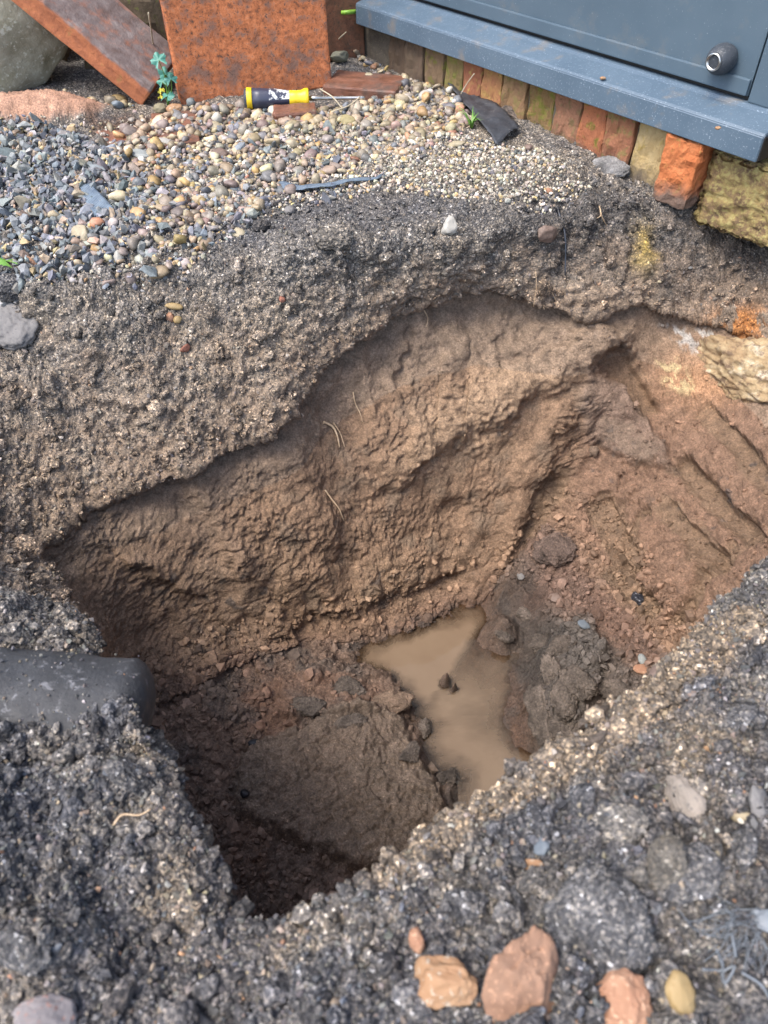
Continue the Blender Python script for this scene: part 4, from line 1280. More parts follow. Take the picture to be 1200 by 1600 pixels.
crumbs("soil_crumbs", backv, 2000, .0065, .55, .003, .024, 2, .05, "loose grey soil crumbs on the far rim and upper face")
crumbs("soil_grit", backv, 9000, .0028, .5, .0012, .008, 1, .5, "fine speckled grit on the far rim and upper face")
pitv = vis & (t_ < 1.5) & (Pn[:, 2] > zc + .012) & ~((sdb < .0) & (t_ < 1)) & (sdp > .01)
w_ = (t_ < 1.5) & vis & (((Uf > 780) & (Vf < 1150)) | (Vf > 1290) | (Uf < 420))
i = np.concatenate([on_verts(pitv, 2200), on_verts(pitv & w_, 4200)])
sz = np.clip(rng.lognormal(math.log(.006), .5, len(i)), .002, .022)
pos = Pn[i] + NF[i] * (sz * rng.uniform(-.15, .25, len(i)))[:, None]
scatter("clay_crumbs", pos, sz, np.ones((len(i), 3)) * np.array([1.15, .95, .75]), np.clip(C[i] * rng.uniform(.6, 1.5, (len(i), 1)), .01, .9), crumb_mat, 1, .3, rand_rot(len(i)), 16, False, "damp brown clay crumbs lying on the floor of the hole", "soil crumbs")

rw = vis & (t_ > 1.0) & (t_ < 3.2) & (Uf > 860) & (Pn[:, 1] > .5) & (NF[:, 2] > .1)
crumbs("clay_crumbs", rw, 900, .0042, .5, .002, .012, 2, .0, "crumbs of brown clay stuck to the right face of the hole", (-.2, .15))
ii = rng.choice(np.nonzero((for_pipe[:, 2] > -.075) & (for_pipe[:, 0] > -.75))[0], 420)
szp = np.clip(rng.lognormal(math.log(.0016), .4, 420), .0007, .004)
scatter("soil_grit", for_pipe[ii] + np.stack([rng.normal(0, .004, 420), rng.normal(0, .004, 420), szp * .25], 1), szp, np.ones((420, 3)), pick_cols(420, soilc), crumb_mat, 1, .25, rand_rot(420), 12, False, "grit and crumbs sprinkled over the dark pipe", "soil crumbs")

# ------------------------------------------------------------------ single stones
def stone(name, label, cat, u, v, w, h, mat, seed, ang=.5, th=.6, rot=0.0, sink=.25, sub=4, group=None, fine=.03, amp=.16):
    p, n, dd = surf(u, v)
    k = dd / F
    me = lump_mesh(name, (w * k, h * k, min(w, h) * k * th), seed, sub, amp, 1.3, 0, ang, fine)
    o = link(name, me, mat)
    n = Vector(n) * .75 + Vector((0, -cP, sP)) * .25
    n.normalize()
    qz = n.to_track_quat('Z', 'Y').to_matrix()
    xr = Vector((1, 0, 0)); xr = (xr - n * xr.dot(n)).normalized(); yr = n.cross(xr)
    Mr = Matrix(((xr.x, yr.x, n.x), (xr.y, yr.y, n.y), (xr.z, yr.z, n.z))) @ Matrix.Rotation(rot, 3, 'Z')
    o.rotation_euler = Mr.to_euler()
    o.location = Vector(p) + n * (min(w, h) * k * th * (.5 - sink))
    return tag(o, label, cat, group)
def sm_(name, a, b, sp=None, rough=.7): return stone_mat(name, a, b, 45, sp, rough, .5, 160)
tan_s = sm_("tan_stone", (0.267, 0.144, 0.074), (0.339, 0.212, 0.120), (0.408, 0.344, 0.265))
pink_s = sm_("pinkish_sandstone", (0.223, 0.125, 0.080), (0.312, 0.189, 0.125), (0.457, 0.265, 0.166), .85)
pinkr = sm_("rough_pink_brick", (0.280, 0.140, 0.084), (0.353, 0.209, 0.134), (0.507, 0.317, 0.208), .9)
ochre = sm_("ochre_stone", (0.273, 0.187, 0.080), (0.330, 0.244, 0.122), None, .55)
greyp = sm_("grey_pink_stone", (0.178, 0.159, 0.159), (0.267, 0.236, 0.226), (0.290, 0.167, 0.132), .7)
white_s = sm_("white_stone", (0.333, 0.318, 0.282), (0.411, 0.395, 0.360), (0.342, 0.314, 0.259), .75)
cream_s = sm_("cream_stone", (0.307, 0.257, 0.165), (0.359, 0.309, 0.217), None, .5)
brown_s = sm_("brown_stone", (0.140, 0.100, 0.079), (0.202, 0.146, 0.121), (0.149, 0.108, 0.087), .6)
slate_s = sm_("blue_slate", (0.097, 0.117, 0.138), (0.136, 0.157, 0.176), None, .55)
green_s = sm_("greenish_pale_stone", (0.198, 0.213, 0.208), (0.275, 0.290, 0.275), None, .6)
red_s = sm_("red_brick_bit", (0.243, 0.096, 0.065), (0.293, 0.140, 0.094), None, .85)
grey_s = sm_("grey_stone", (0.142, 0.136, 0.132), (0.206, 0.195, 0.185), (0.122, 0.115, 0.115), .8)
S = stone
S("stone", "tan stone with a pale stripe at the bottom beside the big pinkish rock", "stone", 694, 1527, 112, 78, tan_s, 101, .9, .6, .25, .15, 5)
S("stone", "big pinkish brown rock at the bottom edge of the picture", "stone", 808, 1525, 135, 165, pink_s, 142, .9, .5, .1, .15, 5, None, .06)
S("brick_fragment", "rough pink brick fragment at the bottom right", "brick fragment", 982, 1566, 86, 100, pinkr, 103, .8, .6, .1, .15, 5, None, .06)
S("stone", "smooth ochre yellow stone at the bottom right of the pink fragment", "stone", 1060, 1552, 46, 66, ochre, 104, .1, .6, .25, .15, 4, None, .01)
S("stone", "grey pink stone in the bottom left corner", "stone", 72, 1588, 100, 66, greyp, 105, .5, .5, -.3, .15, 5)
S("stone", "flat grey stone on the lower edge left of centre", "stone", 300, 1600, 130, 50, grey_s, 106, .4, .4, .15, .3, 4)
S("pebble", "tiny yellow chip near the bottom edge left of centre", "pebble", 527, 1580, 18, 30, cream_s, 107, .6, .6, .1, .2, 3)
S("pebble", "cream chip in the dark soil below the hole's lowest corner", "pebble", 318, 1533, 22, 30, cream_s, 108, .7, .6, .4, .2, 3)
S("pebble", "small orange crumb cluster above the tan stone", "pebble", 655, 1467, 26, 40, pinkr, 109, .2, .8, .3, .2, 4, None, .12)
S("pebble", "orange round lump on the big dark clod lower right", "pebble", 976, 1393, 30, 34, pinkr, 110, .1, .8, 0, .2, 4, None, .15)
S("pebble", "red orange pebble in the dark clod lower right", "pebble", 917, 1441, 20, 28, pinkr, 111, .1, .8, 0, .2, 3)
S("pebble", "flat tan pebble on the near rim right of the puddle", "pebble", 828, 1351, 40, 18, tan_s, 112, .1, .5, .05, .2, 3)
S("stone", "pale elongated stone half buried in the near right soil", "stone", 1068, 1248, 56, 92, sm_("earthy_stone", (.19, .165, .14), (.28, .24, .20), (.12, .11, .1), .85), 113, .8, .6, .35, .5, 5, None, .08)
S("stone", "flat beige stone near the right edge below the rim", "stone", 1152, 1278, 44, 20, cream_s, 114, .6, .5, .1, .2, 3)
S("stone", "grey angular stone at the right edge below the rim", "stone", 1180, 1250, 40, 56, grey_s, 115, .8, .6, .1, .2, 4)
S("pebble", "blue grey pebble on the near rim soil", "pebble", 848, 1324, 34, 32, slate_s, 116, .85, .6, 0, .35, 4, None, .06)
S("stone", "white angular stone on the dark shelf at the far rim", "stone", 698, 355, 26, 28, white_s, 117, .8, .8, .3, -.1, 4)
S("pebble", "flat tan leaf shaped pebble on the grey soil left of the white stone", "pebble", 373, 365, 22, 19, cream_s, 118, .7, .4, .3, .15, 3)
S("pebble", "round grey pebble on the dark soil below the torn black fabric", "pebble", 452, 332, 17, 16, grey_s, 119, .1, .8, 0, .15, 3)
S("stone", "brown stone embedded in the far face beside the black wire", "stone", 853, 365, 40, 28, brown_s, 120, .5, .7, -.5, .3, 4)
S("stone", "large grey brown stone embedded at the left edge", "stone", 22, 512, 95, 80, grey_s, 121, .6, .6, .1, .35, 5, None, .06)
S("stone", "flat pinkish brick scrap beside the green scrap at left", "brick fragment", 62, 420, 46, 26, pinkr, 122, .8, .4, .2, .2, 4)
S("stone", "pale cream stone at the lower end of the chippings", "stone", 130, 370, 32, 36, cream_s, 123, .6, .6, .2, .2, 4)
S("pebble", "white pebble below the pale cream stone", "pebble", 184, 403, 18, 20, white_s, 124, .7, .7, .2, .2, 3)
S("pebble", "yellow pebble in the grey face, upper of a small cluster", "pebble", 272, 481, 28, 11, ochre, 125, .1, .7, -.05, .2, 3)
S("pebble", "pink pebble in the grey face, lower left of the yellow ones", "pebble", 266, 496, 14, 16, pinkr, 126, .3, .8, .2, .2, 3)
S("pebble", "small amber pebble in the grey face, lowest of the cluster", "pebble", 279, 500, 14, 12, ochre, 127, .3, .8, .2, .2, 3)
S("pebble", "orange red speck of brick in the grey face", "brick fragment", 439, 468, 10, 10, red_s, 128, .7, .8, .2, .2, 3)
S("pebble", "flat orange brick chip lower in the grey face", "brick fragment", 288, 545, 18, 12, red_s, 129, .7, .6, .2, .2, 3)
S("stone", "long pale flat stone in the pea gravel", "stone", 256, 228, 36, 20, white_s, 130, .5, .5, -.1, .1, 4)
S("stone", "greenish white angular stone beside the long pale stone", "stone", 222, 245, 40, 20, green_s, 131, .8, .5, -.4, .1, 4)
S("stone", "round brown stone in the middle of the pea gravel", "stone", 344, 248, 27, 22, brown_s, 132, .1, .7, .1, .1, 4)
S("stone", "bright cream stone in the gravel below the slab", "stone", 337, 200, 24, 16, cream_s, 133, .3, .7, 0, .1, 4)
S("stone", "olive brown pebble at the slab's lower left corner", "stone", 254, 175, 22, 18, sm_("olive_stone", (0.178, 0.155, 0.096), (0.237, 0.207, 0.133)), 134, .2, .8, 0, .1, 4)
S("stone", "tan pebble touching the slab's lower left corner", "stone", 273, 176, 26, 17, tan_s, 135, .2, .8, 0, .1, 4)
S("stone", "tan pebble under the leaning tile", "stone", 187, 156, 27, 16, ochre, 136, .1, .8, 0, .1, 4)
S("stone", "pale round pebble on the damp paving brick", "stone", 574, 128, 18, 15, cream_s, 137, .1, .9, 0, .0, 4)
S("stone", "flat blue slate piece under the far end of the sill", "stone", 562, 84, 34, 16, slate_s, 138, .6, .5, .1, .1, 4)
S("stone", "dark rounded pebble beside the blue slate piece", "stone", 586, 86, 22, 16, brown_s, 139, .1, .8, 0, .1, 4)
S("stone", "green grey rock left of the damp paving brick", "stone", 535, 96, 28, 22, sm_("moss_stone", (0.148, 0.148, 0.104), (0.207, 0.200, 0.148)), 140, .6, .8, 0, .1, 4)
S("stone", "olive elongated pebble below the screwdriver tip", "stone", 544, 192, 28, 20, sm_("olive_pebble", (0.252, 0.215, 0.104), (0.311, 0.266, 0.148)), 141, .2, .6, -.5, .1, 4)
S("stone", "white rounded pebble near the black fabric strip", "stone", 666, 155, 22, 22, white_s, 142, .2, .7, -.5, .1, 4)
S("stone", "dark grey pebble at the top of the black fabric strip", "stone", 650, 113, 24, 13, grey_s, 143, .2, .7, .3, .1, 4)
S("stone", "tan flat pebble in the pale grit below the grass", "stone", 713, 227, 26, 12, cream_s, 144, .2, .6, 0, .1, 4)
S("stone", "upright brown pebble in the grit beside the fabric tip", "stone", 824, 233, 14, 24, brown_s, 145, .2, .7, 0, .1, 4)
S("pebble", "orange pebble at the head of the black wire", "pebble", 856, 300, 12, 10, pinkr, 146, .3, .8, 0, .1, 3)
S("pebble", "pale yellow round pebble on the dark soil under the orange brick", "pebble", 1021, 290, 11, 10, cream_s, 147, .1, .5, 0, .1, 3)
S("stone", "pink stone on the pit floor by the near right rim, left of a pair", "stone", 1000, 1048, 24, 18, pinkr, 148, .4, .6, 0, .2, 4)
S("stone", "dusky pink stone on the pit floor by the near right rim, right of a pair", "stone", 1028, 1052, 30, 26, brown_s, 149, .5, .6, 0, .2, 4)
S("stone", "grey green pebble in the rubble on the pit floor", "stone", 1003, 1030, 14, 18, green_s, 150, .4, .6, 0, .2, 3)
S("stone", "brown flat stone on the rubble above the puddle's right end", "stone", 870, 935, 32, 18, brown_s, 151, .6, .5, .1, .2, 4)
S("stone", "blue green chip in the rubble right of the puddle", "stone", 911, 977, 20, 16, slate_s, 152, .7, .4, .1, .2, 3)
S("stone", "pale grey chip at the top of the rubble in the hole", "stone", 866, 848, 9, 16, white_s, 153, .8, .5, .1, .2, 3)
S("stone", "grey pebble on the left side of the rubble slope", "stone", 813, 900, 13, 15, grey_s, 154, .5, .7, .1, .2, 3)
S("coal_lump", "round black lump on the left side of the pit floor", "lump", 383, 1241, 15, 14, sm_("black_lump", (0.009, 0.010, 0.013), (0.022, 0.022, 0.026), None, .4), 155, .3, .9, 0, .1, 4)
S("coal_lump", "black lump below the clay face on the pit floor", "lump", 395, 1160, 16, 12, sm_("black_flake", (0.011, 0.013, 0.016), (0.022, 0.024, 0.030), None, .4), 156, .7, .6, 0, .2, 4)
S("stone", "blue black wet stone high in the rubble by the right face", "stone", 996, 937, 20, 24, sm_("black_stone", (0.015, 0.016, 0.022), (0.037, 0.038, 0.044), (.2, .2, .22), .3), 157, .8, .7, 0, .2, 4)

# ------------------------------------------------------------------ clods
CLODS = {topsoil_clod: ((.135, .132, .132), .9, .2), dark_clod: ((.115, .093, .076), .12, .55), brown_clod: ((.185, .130, .092), .1, .4)}
def clod(label, u, v, w, h, mat, seed, th=.55, rot=0.0, sink=.35, ang=.35, sub=5, fine=.08):
    o = stone("soil_clod", label, "clod", u, v, w, h, None, seed, ang, th, rot, sink, sub, "clods of earth in and around the hole", fine, .22)
    if mat in CLODS: c, gr_, we_ = CLODS[mat]
    else: c, gr_, we_ = mat
    Pv = np.array([q.co[:] for q in o.data.vertices])
    f = fbm(Pv + seed, 40, 4, seed % 40)[:, None]
    set_col(o.data, np.clip(np.array(c) * (1 + 1.1 * f), .01, .8))
    set_f(o.data, "grain", np.full(len(Pv), gr_)); set_f(o.data, "wet", np.full(len(Pv), we_))
    o.data.materials.append(soil_mat)
    return o
clod("long grey clay clod standing at the right edge of the puddle", 846, 1110, 54, 125, dark_clod, 201, .6, .1, .4, .8, 5, .14)
clod("grey clay clod right of the long one beside the puddle", 884, 1088, 50, 90, dark_clod, 202, .6, -.1, .4, .8, 5, .14)
clod("rounded clay clod at the water's edge near the near rim", 880, 1140, 60, 46, dark_clod, 203, .6, .2, .4, .8, 5, .14)
clod("flat topped grey clod on the pit floor by the near right rim", 933, 1122, 70, 36, dark_clod, 204, .6, 0, .3, .7)
clod("small grey clod at the head of the long one", 875, 1010, 60, 34, dark_clod, 205, .6, .4, .4, .8, 5, .14)
clod("dark crumbly clod where the rubble meets the far corner", 868, 858, 80, 62, ((.12, .085, .068), .15, .45), 206, .5, .3, .45, .3, 5, .14)
clod("brown clod at the left bank of the puddle", 610, 1098, 80, 42, brown_clod, 207, .5, .1, .5)
clod("small brown clod on the trampled floor above the flat slab", 548, 1127, 56, 24, dark_clod, 208, .5, .1, .4, .8, 5, .14)
clod("dark clod beside the clay face on the left of the floor", 545, 1075, 52, 46, dark_clod, 209, .5, .3, .45, .8, 5, .14)
clod("little wet clod half sunk at the puddle's left bank", 662, 1140, 30, 32, dark_clod, 210, .6, .3, .4, .8, 5, .14)
clod("big dark clod with orange specks on the near right soil", 930, 1440, 175, 165, topsoil_clod, 211, .4, .2, .45, .3, 5, .10)
clod("dark clod beyond the big specked one towards the right edge", 1075, 1370, 120, 90, topsoil_clod, 212, .5, .3, .4, .4, 5, .10)
clod("brown grey clod standing between the two dark ones", 1040, 1345, 60, 100, ((.165, .148, .125), .5, .2), 213, .5, -.2, .3, .3, 5, .08)
clod("pale crumbly clod on the near rim right of centre", 965, 1285, 100, 74, ((.23, .215, .195), .8, .1), 214, .5, 0, .4, .3, 5, .14)
clod("dark lump at the right edge above the frayed fabric", 1165, 1330, 74, 60, topsoil_clod, 215, .6, .1, .3, .4, 5, .10)
clod("grey clod at the right end of the near rim", 1150, 1120, 90, 60, topsoil_clod, 216, .5, .5, .45, .3, 5, .12)
clod("round grey brown lump beside the specked clod", 996, 1366, 30, 32, ((.18, .165, .145), .5, .15), 217, .8, 0, .2, .1, 4)
clod("dark clod left of the big pinkish rock", 725, 1420, 84, 62, topsoil_clod, 218, .5, .2, .4, .3, 5, .12)
clod("dark clod against the left edge near the bottom", 35, 1490, 110, 60, topsoil_clod, 219, .5, -.3, .35, .3, 5, .10)
clod("crumbly soil lump standing up on the far rim", 522, 378, 66, 44, ((.21, .19, .165), .8, .1), 220, .7, .1, .35, .2, 5, .16)
clod("dark clod at the left edge above the embedded stone", 14, 448, 50, 44, topsoil_clod, 221, .7, .2, .3, .3, 5, .10)
clod("smeared grey clay lump below the brick row", 950, 262, 70, 38, ((.19, .185, .18), .15, .3), 222, .4, -.3, .45, .3, 5, .06)
clod("wet dark clod under the yellow brick", 1010, 272, 50, 26, topsoil_clod, 223, .6, -.3, .4, .3, 5, .14)
clod("crumbled earth clod beside the black fabric strip", 800, 178, 44, 26, ((.15, .12, .10), .3, .25), 224, .7, -.3, .3, .2, 5, .14)
clod("small round clay ball on the right face ledge", 930, 706, 20, 19, brown_clod, 225, .9, 0, .2, .1, 4)
clod("grey soil lump under the end of the pipe", 205, 1215, 110, 60, topsoil_clod, 226, .5, 0, .5, .2, 5, .12)

for k, (u, v, w, h, lab) in enumerate([(848, 1008, 52, 40, "wet dark clod at the puddle's upper right bank"), (862, 1048, 44, 60, "narrow dark clod between the puddle and the flat clay clods"), (788, 996, 34, 20, "small glistening clod at the water's far right corner"),
        (905, 1065, 52, 62, "rough dark clod in the middle of the rubble right of the puddle"), (958, 1078, 60, 38, "broad dark clod below the pink stones on the pit floor"), (925, 1160, 60, 34, "dark clod against the near rim beside the puddle"),
        (480, 1105, 60, 36, "brown clod left of the trampled floor near the clay face"), (640, 1180, 40, 34, "wet clod on the bank between the flat slab and the puddle"), (700, 1215, 36, 26, "glossy clod at the puddle's near left bank"), (820, 960, 30, 26, "dark clod at the foot of the rubble slope")]):
    clod(lab, u, v, w, h, dark_clod, 240 + k, .6, random.uniform(-.6, .6), .45, .85, 5, .16)

# ------------------------------------------------------------------ roots, wire, straws
root_m = NT("pale_root"); root_mat = root_m.done(root_m.ramp(root_m.noise(120, 3), [(.3, (.36, .25, .15)), (.7, (.55, .42, .28))]), .7)
def on_surf(pxs, lift=.003):
    out = []
    for q in pxs:
        p, n, d_ = surf(q[0], q[1])
        out.append(p + (np.array([0, -.6, .4]) * .6 + n * .4) * (lift if len(q) < 3 else q[2]))
    return np.array(out)
def root(label, lines, r, name="root", cat="root", mat=None, n=6):
    me = tube_mesh(name, [(spline(on_surf(l), 6), np.linspace(rr, rr * .45, (len(l) - 1) * 6 + 1) if len(l) > 2 else np.linspace(rr, rr * .5, 9)) for l, rr in zip(lines, r)], n)
    return tag(link(name, me, mat or root_mat), label, cat)
root("forked pale root hanging on the clay face below the overhang", [[(505, 660, .006), (518, 668, .01), (526, 682, .012), (530, 697, .010)], [(520, 660, .005), (530, 678, .012), (537, 697, .010)]], [.0022, .0012])
root("single thin root lower on the clay face", [[(508, 765, .004), (515, 778, .009), (526, 793, .010), (534, 812, .008)]], [.0014])
root("fine root curling down the dark clay under the ledge", [[(551, 612, .004), (553, 630, .008), (561, 645, .008), (567, 660, .006)]], [.0010])
root("hair root below the topsoil edge near the centre", [[(662, 482, .006), (667, 495, .009), (665, 510, .006)]], [.0009])
root("broken twig poking out below the far rim", [[(868, 470, .004), (888, 480, .012), (911, 497, .018)]], [.0032], "twig", "twig")
root("long hair root hanging over the twig at the far rim", [[(838, 425, .006), (840, 450, .010), (834, 485, .008)], [(840, 440, .008), (858, 455, .012), (870, 470, .01)]], [.0008, .0009])
root("small branching white root on the dark rim under the bricks", [[(936, 325, .006), (935, 338, .010), (928, 340, .010)], [(935, 338, .010), (942, 345, .010), (948, 353, .008)]], [.0014, .0012])
root("thin root across the near left rim", [[(175, 1290, .004), (195, 1273, .008), (220, 1270, .008), (240, 1262, .004)]], [.0012])
wire_m = NT("black_wire"); wire_mat = wire_m.done(wire_m.ramp(wire_m.noise(90, 2), [(.3, (.012, .014, .02)), (.7, (.05, .06, .08))]), .4)
root("black plastic wire hanging down the far face", [[(868, 310, .006), (874, 335, .008), (880, 370, .008), (884, 430, .006)]], [.0026], "wire", "wire", wire_mat)
straw_m = NT("dry_straw"); straw_mat = straw_m.done(straw_m.ramp(straw_m.noise(80, 2), [(.3, (.38, .32, .22)), (.7, (.50, .45, .34))]), .6)
def straw(label, pxs, r=.0013, z=None):
    pts = spline(np.array([at(u, v, zz) for u, v, zz in pxs]), 6)
    return tag(link("straw", tube_mesh("straw", [(pts, r)], 5), straw_mat), label, "straw")
straw("dry straw crossing the screwdriver shaft, steeper of two", [(500, 139, .03), (520, 152, .028), (537, 172, .012)])
straw("dry straw crossing the screwdriver shaft, flatter of two", [(518, 175, .012), (545, 165, .018), (563, 151, .026)])
straw("short straw standing beside the orange slab's right edge", [(517, 73, .012), (530, 60, .045), (541, 50, .06)])
straw("straw lying at the right foot of the orange slab", [(516, 82, .012), (530, 81, .016), (550, 83, .014)])
straw("long dry stalk beside the fabric strip under the bricks", [(720, 147, .02), (730, 130, .04), (741, 115, .06)], .001)
straw("dry stem standing left of the sill end", [(541, 2, .07), (544, 30, .05), (549, 62, .02)], .0016)
straw("withered stem left of the orange slab", [(243, 100, .03), (238, 60, .09), (232, 20, .15)], .0015)
hose_m = NT("green_hose"); hose_mat = hose_m.done(hose_m.ramp(hose_m.noise(60, 2), [(.3, (.16, .33, .03)), (.7, (.24, .45, .06))]), .4)
pts = np.array([at_depth(534, 20, 1.62), at_depth(545, 19, 1.615), at_depth(558, 18, 1.63)])
tag(link("green_hose", tube_mesh("green_hose", [(spline(pts, 6), .0042)], 10), hose_mat), "short bright green tube at the far end of the sill", "tube")

# ------------------------------------------------------------------ fabric scraps
fab = NT("black_weed_fabric")
wvx = fab.n('ShaderNodeTexWave', bands_direction='X'); wvx.inputs['Scale'].default_value = 190; fab.l(fab.coord(), wvx.inputs[0])
wvy = fab.n('ShaderNodeTexWave', bands_direction='Y'); wvy.inputs['Scale'].default_value = 190; fab.l(fab.coord(), wvy.inputs[0])
wv = fab.math('MAXIMUM', wvx.outputs[1], wvy.outputs[1])
fcol_ = fab.ramp(fab.noise(50, 4, .65), [(.3, (.022, .025, .032)), (.7, (.06, .066, .078))])
fcol_ = fab.mix(fab.ramp(fab.noise(260, 2), [(.66, 0.0), (.72, .7)]), fcol_, (.30, .29, .27))
fab_mat = fab.done(fcol_, .5, fab.bump(wv, .5, .0012))
fb2 = NT("blue_grey_fabric")
b2c = fb2.ramp(fb2.noise(60, 4, .65), [(.3, (.07, .10, .14)), (.7, (.16, .21, .26))])
wv2 = fb2.n('ShaderNodeTexWave', bands_direction='DIAGONAL'); wv2.inputs['Scale'].default_value = 160; fb2.l(fb2.coord(), wv2.inputs[0])
fb2_mat = fb2.done(b2c, .55, fb2.bump(wv2.outputs[1], .5, .001))
def sheet(name, label, left, right, mat, lift=.008, wave=.006, seed=0, nu=12, m=6, fibres=0):
    """a strip of cloth between two edge lines given as photo pixels on the ground"""
    L = spline(on_surf(left, lift), m); Rr = spline(on_surf(right, lift), m)
    k = min(len(L), len(Rr)); L, Rr = L[:k], Rr[:k]
    Vt = np.array([[L[i] * (1 - j / nu) + Rr[i] * (j / nu) for j in range(nu + 1)] for i in range(k)])
    nzv = fbm(Vt.reshape(-1, 3), 28, 3, seed + 20).reshape(k, nu + 1)
    Vt[..., 2] += wave * nzv + .004
    V_ = Vt.reshape(-1, 3)
    q = np.arange(k * (nu + 1)).reshape(k, nu + 1)
    Fq = np.stack([q[:-1, :-1], q[:-1, 1:], q[1:, 1:], q[1:, :-1]], -1).reshape(-1, 4)
    me = np_mesh(name, V_, Fq)
    me.shade_smooth()
    o = link(name, me, mat)
    md = o.modifiers.new("thickness", 'SOLIDIFY'); md.thickness = .0012; md.offset = 0
    tag(o, label, "fabric")
    if fibres:
        lines = []
        for f in range(fibres):
            e = Vt[-1, rng.integers(0, nu + 1)]
            dr = (Vt[-1].mean(0) - Vt[-3].mean(0)); dr /= np.linalg.norm(dr)
            tip = e + dr * rng.uniform(.004, .014) + rng.normal(0, .003, 3)
            lines.append((spline([e - dr * .004, e * .5 + tip * .5 + rng.normal(0, .001, 3), tip], 4), .0004))
        link("frayed_threads", tube_mesh("frayed_threads", lines, 4), mat, o)
    return o
sheet("weed_fabric", "black fabric strip hanging from the brick row over the grit", [(664, 108), (698, 135), (735, 182), (757, 210), (774, 231)], [(690, 106), (722, 128), (748, 156), (775, 172), (812, 207)], fab_mat, .010, .010, 1, 12, 6, 12)
sheet("weed_fabric", "small blue grey frayed fabric scrap lying in the chippings", [(128, 298), (135, 318), (147, 338), (152, 346)], [(147, 296), (160, 312), (176, 328), (182, 336)], fb2_mat, .010, .006, 2, 8, 6, 20)
sheet("weed_fabric", "long torn dark fabric edge sticking out of the grey soil", [(438, 290), (480, 296), (530, 290), (594, 279)], [(444, 304), (485, 302), (535, 296), (596, 282)], fb2_mat, .008, .006, 3, 6, 8, 4)
# frayed white fabric at the lower right
wf = NT("frayed_white_fabric"); wf_mat = wf.done(wf.ramp(wf.noise(90, 3), [(.3, (.09, .105, .12)), (.7, (.19, .21, .23))]), .5)
fw = sheet("frayed_fabric", "frayed bluish white woven fabric at the right edge near the bottom", [(1168, 1428, .010), (1180, 1415, .012), (1205, 1405, .012), (1230, 1400, .012)], [(1180, 1444, .010), (1200, 1447, .010), (1215, 1446, .010), (1240, 1446, .010)], wf_mat, .012, .006, 4, 10, 6)
lines = []
pb_, nb_, db_ = surf(1150, 1432)
for f in range(70):
    a0 = on_surf([(rng.uniform(1130, 1185), rng.uniform(1405, 1450), rng.uniform(.006, .02))])[0]
    ang = rng.uniform(2.3, 4.9)
    ln = rng.uniform(.012, .035)
    dr = np.array([math.cos(ang), math.sin(ang) * .8, rng.uniform(-.5, .1)])
    lines.append((spline([a0, a0 + dr * ln * .5 + rng.normal(0, .002, 3), a0 + dr * ln + rng.normal(0, .004, 3)], 5), rng.uniform(.00015, .0003)))
for pl in ([(1090, 1495), (1110, 1502), (1125, 1508)], [(1112, 1470), (1118, 1490), (1128, 1502)], [(1130, 1508), (1135, 1535), (1150, 1508), (1128, 1508)], [(1160, 1525), (1180, 1540), (1195, 1552)], [(1135, 1445), (1137, 1478)]):
    q = on_surf(pl, .010)
    lines.append((spline(q, 5), .0009))
link("loose_fibres", tube_mesh("loose_fibres", lines, 5), wf_mat, fw)
# ------------------------------------------------------------------ plants
lf_m = NT("blue_green_leaf"); leaf_mat = lf_m.done(lf_m.ramp(lf_m.noise(60, 4), [(.3, (.035, .16, .12)), (.7, (.09, .27, .21))]), .5, lf_m.bump(lf_m.noise(150, 2), .3, .001))
ly_m = NT("yellow_leaf"); yleaf_mat = ly_m.done(ly_m.ramp(ly_m.noise(60, 3), [(.3, (.45, .42, .03)), (.7, (.60, .52, .05))]), .5)
gr_m = NT("grass_blade"); grass_mat = gr_m.done(gr_m.ramp(gr_m.noise(50, 3), [(.3, (.07, .19, .025)), (.7, (.16, .32, .05))]), .5)
def leaf_mesh(name, size, seed, lobes=5):
    r = np.random.default_rng(seed)
    n = 60
    bm = bmesh.new()
    c = bm.verts.new((0, 0, 0)); ring1, ring2 = [], []
    for i in range(n):
        a = -2.55 + 5.1 * i / (n - 1)
        rr = size * (.62 + .36 * abs(math.cos(a * lobes / 2.0)) ** .8 + .05 * r.normal() + .04 * math.cos(a * 17))
        ring1.append(bm.verts.new((rr * .5 * math.sin(a), rr * .5 * math.cos(a), size * .06 * math.cos(a * lobes))))
        ring2.append(bm.verts.new((rr * math.sin(a), rr * math.cos(a), size * (-.12 + .10 * math.cos(a * lobes)) + size * .03 * r.normal())))
    for i in range(n - 1):
        bm.faces.new((c, ring1[i], ring1[i + 1]))
        bm.faces.new((ring1[i], ring2[i], ring2[i + 1], ring1[i + 1]))
    me = bm_mesh(name, bm); me.shade_smooth()
    return me
pb0 = at(262, 166, .0); pb0[1] += .0
plant = empty("seedling", pb0)
tag(plant, "small plant with lobed blue green leaves beside the terracotta slab", "plant")
stems = []
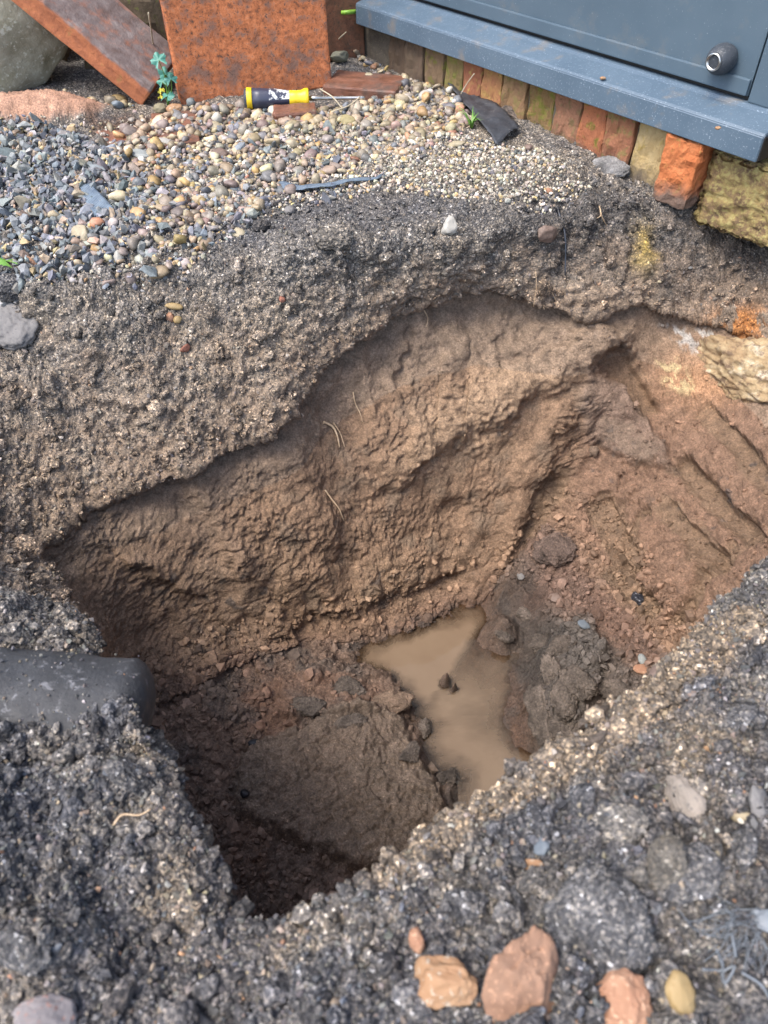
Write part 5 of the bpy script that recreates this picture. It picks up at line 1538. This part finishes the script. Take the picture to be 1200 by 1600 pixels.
for k, (u, v, zz, s, yel_) in enumerate([(248, 94, .085, .016, 0), (259, 116, .055, .016, 0), (267, 124, .05, .013, 0), (262, 150, .02, .015, 0), (252, 142, .022, .008, 1), (250, 152, .014, .006, 1), (254, 128, .04, .013, 0)]):
    p = at(u, v, zz)
    p = p + (np.array([0, 0, H]) - p) / np.linalg.norm(p - np.array([0, 0, H])) * .0
    o = link("leaf", leaf_mesh("leaf", s, k), yleaf_mat if yel_ else leaf_mat, plant)
    o.location = Vector(p - pb0)
    o.rotation_euler = (math.radians(random.uniform(25, 55)), random.uniform(-.4, .4), random.uniform(-.8, .8))
    stems.append((spline([pb0 * 0, (p - pb0) * .5 + np.array([.004, .006, .004]), p - pb0], 5), .0009))
link("stem", tube_mesh("stem", stems, 5), grass_mat, plant)
gb = surf(737, 200)[0]
tuft = empty("grass_tuft", gb)
tag(tuft, "small tuft of green grass at the edge of the black fabric", "grass")
for k in range(14):
    a = random.uniform(0, 2 * math.pi); ln = random.uniform(.025, .06); ou = random.uniform(.3, .9)
    dr = np.array([math.cos(a) * ou, math.sin(a) * ou, 1.0]); dr /= np.linalg.norm(dr)
    mid_ = dr * ln * .55; tip = dr * ln + np.array([math.cos(a), math.sin(a), -.6]) * ln * .35
    c_ = spline([np.zeros(3), mid_, tip], 6)
    wv_ = np.linspace(1, .08, len(c_)) * .0022
    sd_ = np.array([-math.sin(a), math.cos(a), 0])
    V_ = np.concatenate([c_ + sd_ * wv_[:, None], c_ - sd_ * wv_[:, None]])
    kk = len(c_)
    Fq = np.array([(i, i + 1, kk + i + 1, kk + i) for i in range(kk - 1)])
    me = np_mesh("blade", V_, Fq); me.shade_smooth()
    link("blade", me, grass_mat if k % 5 else straw_mat, tuft)
p, n, _q = surf(12, 412)
o = link("leaf_scrap", leaf_mesh("leaf_scrap", .011, 77, 3), grass_mat)
place(o, p + np.array([0, 0, .006]), (.2, .1, 1.2)); o.scale = (1, 1.8, 1)
tag(o, "bright green leaf scrap at the left edge on the chippings", "leaf")
for (u, v, sz_, lab) in [(942, 122, .0065, "small brown grit crumb lying on top of the sill"), (1122, 200, .006, "clay crumb on the sill's front edge towards the right end")]:
    z_ = ZS + .044 if u < 1000 else ZS + .041
    p = at(u, v, z_)
    o = link("crumb", lump_mesh("crumb", (sz_ * 1.6, sz_ * 1.2, sz_ * .8), int(u), 3, .15, 1.3, 0, .3), tan_s)
    place(o, p)
    tag(o, lab, "crumb")
